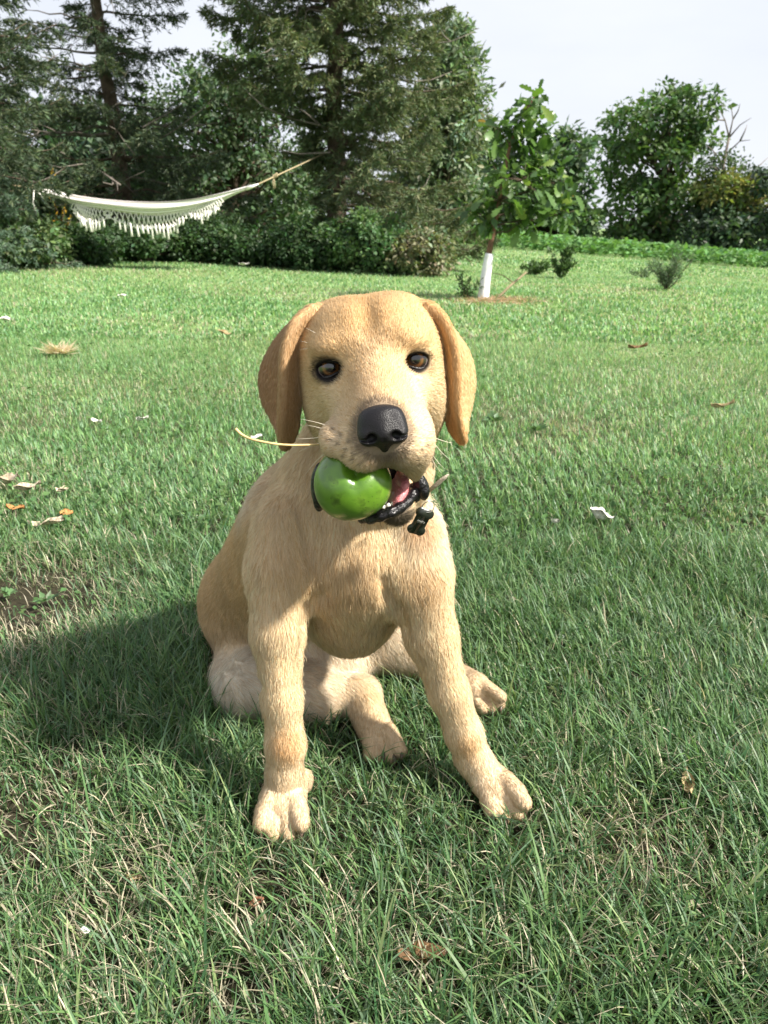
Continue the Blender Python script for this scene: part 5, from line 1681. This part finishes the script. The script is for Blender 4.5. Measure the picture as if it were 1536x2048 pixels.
# clover and other small round leaves growing through the lawn
n_ = 15000
x_, y_ = sample(n_, 0.34, 4.5, 1.3)
pt_ = fbm(x_ * 2.6 + 31, y_ * 2.6, 91, 3)
k_ = (pt_ > 0.52) & (rs.rand(n_) < 0.75) & ~((np.abs(x_) < 0.3) & (y_ > 0.5) & (y_ < 1.15))
x_, y_ = x_[k_], y_[k_]; n_ = len(x_)
P_ = np.stack([x_, y_, ground_z(x_, y_) + 0.010 + 0.022 * rs.rand(n_)], 1)
sz_ = (0.005 + 0.006 * rs.rand(n_)) * np.clip(y_ / 0.9, 0.8, 1.7)
cv_, cf_, cc_ = leaf_quads(P_, unit(rs.randn(n_, 3) * np.array((1, 1, 0.25))), unit(rs.randn(n_, 3) * 0.35 + np.array((0, 0, 1))), sz_, sz_ * 0.8, vary((0.085, 0.165, 0.052), n_, rs, 0.35, 0.08))
BV.append(cv_); BF.append(cf_ + voff); BC.append(cc_); voff += len(cv_)
lawn = mesh_np('lawn_grass', np.concatenate(BV), np.concatenate(BF), 3, M_GRASS, None, np.concatenate(BC))
tag(lawn, 'green lawn grass with straw coloured blades', 'grass', kind='stuff')
# ------------------------------------------------------------------ fallen leaves, scraps and weeds on the lawn
M_DEAD = mat_plain('dead_leaf', (0.3, 0.2, 0.1), rough=0.75, spec=0.2, use_attr=True, noise=(180, 0.35), bump=(300, 0.4))
def curled_leaf(name, label, px, py, length, width, color, rotz, curl, z, seed, cat='leaf', group=None, jag=0.25):
    rs = np.random.RandomState(seed)
    nu, nv = 13, 7
    g = G(px, py)
    v = []; c = []
    jl = 1 - jag * rs.rand(nu); jr = 1 - jag * rs.rand(nu)
    for i in range(nu):
        t = i / (nu - 1)
        w = width * 0.5 * math.sin(math.pi * (0.06 + 0.90 * t)) ** 0.7
        for j in range(nv):
            s = j / (nv - 1) * 2 - 1
            ww = w * (jl[i] if s < 0 else jr[i])
            a = curl * s
            y = ww * math.sin(a) / max(curl, 0.05)
            zz = ww * (1 - math.cos(a)) / max(curl, 0.05) * 1.4 + length * 0.18 * (2 * t - 1) ** 2 * curl + 0.004 * math.sin(7 * t + 3 * s + seed) * length / 0.05
            v.append(((t - 0.5) * length, y, zz)); c.append(np.array(color) * (0.45 + 0.9 * rs.rand()))
    f = []
    for i in range(nu - 1):
        for j in range(nv - 1):
            a = i * nv + j; f.append((a, a + nv, a + nv + 1, a + 1))
    th = 0.0006 * length / 0.05
    n = len(v)
    v2 = v + [(p[0], p[1], p[2] - th) for p in v]
    f2 = f + [tuple(n + k for k in reversed(q)) for q in f]
    rim = [i * nv for i in range(nu)] + [(nu - 1) * nv + j for j in range(1, nv)] + [i * nv + nv - 1 for i in range(nu - 2, -1, -1)] + [j for j in range(nv - 2, 0, -1)]
    m = len(rim)
    f2 += [(rim[k], rim[(k + 1) % m], n + rim[(k + 1) % m], n + rim[k]) for k in range(m)]
    mb = MB(); mb.v = v2; mb.c = [tuple(q) for q in c] * 2; mb.f = f2
    o = mb.build(name, M_DEAD)
    o.location = (g[0], g[1], g[2] + z); o.rotation_euler = (rs.randn() * 0.15, rs.randn() * 0.15, math.radians(rotz))
    tag(o, label, cat, group or ('fallen leaves on the lawn' if name == 'fallen_leaf' else 'white scraps on the lawn'))
    return o
BR = (0.22, 0.13, 0.065); CR = (0.62, 0.52, 0.38); WH_ = (0.80, 0.77, 0.70); OR = (0.45, 0.22, 0.08); TN = (0.40, 0.30, 0.16)
curled_leaf('fallen_leaf', 'curled brown dead leaf nearest the camera at the bottom of the lawn', 843, 1942, 0.040, 0.024, (0.17, 0.10, 0.05), 8, 1.35, 0.012, 1)
curled_leaf('fallen_leaf', 'cream coloured curled leaf lying at the left edge of the lawn', 22, 988, 0.075, 0.035, CR, -25, 0.9, 0.03, 2)
curled_leaf('fallen_leaf', 'second pale curled leaf just right of the cream one at the left edge', 62, 1002, 0.055, 0.03, CR, 15, 0.8, 0.03, 3)
curled_leaf('fallen_leaf', 'small upright pale leaf right of the curled pair at the left', 128, 1003, 0.03, 0.03, CR, 70, 0.7, 0.025, 4)
curled_leaf('fallen_leaf', 'orange brown leaf scrap below the pale curled leaves', 34, 1034, 0.035, 0.02, OR, 10, 0.4, 0.02, 5)
curled_leaf('fallen_leaf', 'tan leaf scrap right of the orange one on the left lawn', 135, 1046, 0.03, 0.025, OR, 60, 0.5, 0.02, 6)
curled_leaf('fallen_leaf', 'dry straw leaf flat on the grass below the tan scrap', 100, 1066, 0.06, 0.015, CR, 5, 0.4, 0.022, 7)
curled_leaf('white_scrap', 'larger crumpled white scrap on the lawn right of the puppy', 1197, 1054, 0.048, 0.040, WH_, -12, 1.2, 0.020, 8, 'scrap')
curled_leaf('white_scrap', 'small crumpled white scrap left of the larger one', 1105, 1070, 0.022, 0.024, WH_, 60, 0.9, 0.026, 9, 'scrap')
curled_leaf('white_scrap', 'white petal on the lawn left of the puppy ear', 288, 858, 0.035, 0.03, WH_, 30, 0.9, 0.028, 10, 'scrap')
curled_leaf('white_scrap', 'white petal further left, level with the one by the ear', 195, 863, 0.032, 0.025, WH_, -10, 0.8, 0.028, 11, 'scrap')
curled_leaf('white_scrap', 'white petal right behind the puppy shoulder', 515, 895, 0.03, 0.02, WH_, 20, 0.6, 0.028, 12, 'scrap')
curled_leaf('white_scrap', 'pale flat scrap at the left edge far up the lawn', 8, 648, 0.09, 0.05, WH_, 5, 0.4, 0.03, 13, 'scrap')
curled_leaf('white_scrap', 'tiny white petal high on the lawn left of the puppy', 246, 600, 0.07, 0.05, WH_, 5, 0.4, 0.035, 14, 'scrap')
curled_leaf('white_scrap', 'white speck on the lawn below the hammock shrubs', 489, 535, 0.14, 0.09, WH_, 5, 0.4, 0.04, 15, 'scrap')
curled_leaf('fallen_leaf', 'long tan leaf on the sunny lawn near the right edge', 1445, 822, 0.07, 0.018, TN, -15, 0.7, 0.018, 16)
curled_leaf('fallen_leaf', 'brown leaf streak on the lawn up right of the puppy ear', 1275, 700, 0.09, 0.028, BR, -8, 0.5, 0.015, 17)
curled_leaf('fallen_leaf', 'tan leaf scrap half sunk in the grass at the lower left', 272, 1784, 0.014, 0.009, TN, 0, 0.6, 0.016, 18)
curled_leaf('fallen_leaf', 'reddish leaf crumb in the grass below the left forepaw', 515, 1832, 0.014, 0.010, (0.22, 0.10, 0.06), 40, 0.9, 0.014, 19)
curled_leaf('fallen_leaf', 'upright brown shrivelled leaf in the grass at the right', 1372, 1592, 0.036, 0.016, TN, 75, 1.0, 0.014, 20)
curled_leaf('fallen_leaf', 'yellow brown leaf left of the puppy head', 450, 678, 0.07, 0.04, TN, -10, 0.6, 0.03, 21)
curled_leaf('white_scrap', 'tiny pale petal in the grass at the lower left', 180, 1914, 0.008, 0.006, WH_, -10, 0.5, 0.028, 22, 'scrap')
# straw tuft on the left lawn
rs = np.random.RandomState(31)
def tuft(label, px, py, n, ln, wd, color, seed, flat=0.5, name='grass_tuft'):
    rs = np.random.RandomState(seed)
    g = G(px, py)
    P = g + rs.randn(n, 3) * np.array((0.02, 0.02, 0)) * ln * 8
    a = rs.rand(n) * 6.28
    d = unit(np.stack([np.cos(a), np.sin(a), flat * (0.2 + rs.rand(n))], 1))
    v, f, c = leaf_quads(P + (0, 0, 0.01), d, unit(rs.randn(n, 3) * 0.3 + np.array((0, 0, 1))), ln * (0.6 + 0.6 * rs.rand(n)), wd, vary(color, n, rs, 0.25, 0.05))
    o = mesh_np(name, v - g, f, 3, M_GRASS, None, c); o.location = tuple(g)
    return tag(o, label, 'grass tuft' if name == 'grass_tuft' else 'weed')
tuft('pale dry straw tuft on the lawn at the left', 122, 712, 130, 0.10, 0.006, (0.62, 0.52, 0.36), 1, 0.7)
for i, (px, py, n, ln, wd, lab) in enumerate(((95, 1212, 12, 0.022, 0.009, 'grey green weed rosette on the bare patch at the left edge'), (20, 1200, 10, 0.02, 0.009, 'second weed rosette at the very left of the bare patch'),
        (985, 848, 26, 0.036, 0.016, 'broad leaved weed patch right of the puppy ear'), (1075, 868, 18, 0.034, 0.014, 'pale leaved weed right of the broad leaved patch'),
        (1128, 1290, 7, 0.022, 0.014, 'small clover like weed right of the right foreleg'), (905, 1545, 6, 0.018, 0.012, 'tiny round leaved weed between the hind foot and right forepaw'),
        (330, 1215, 7, 0.025, 0.012, 'little weed in the shade left of the puppy flank'))):
    tuft(lab, px, py, n, ln, wd, (0.11, 0.20, 0.085), 40 + i, 0.75, 'weed')
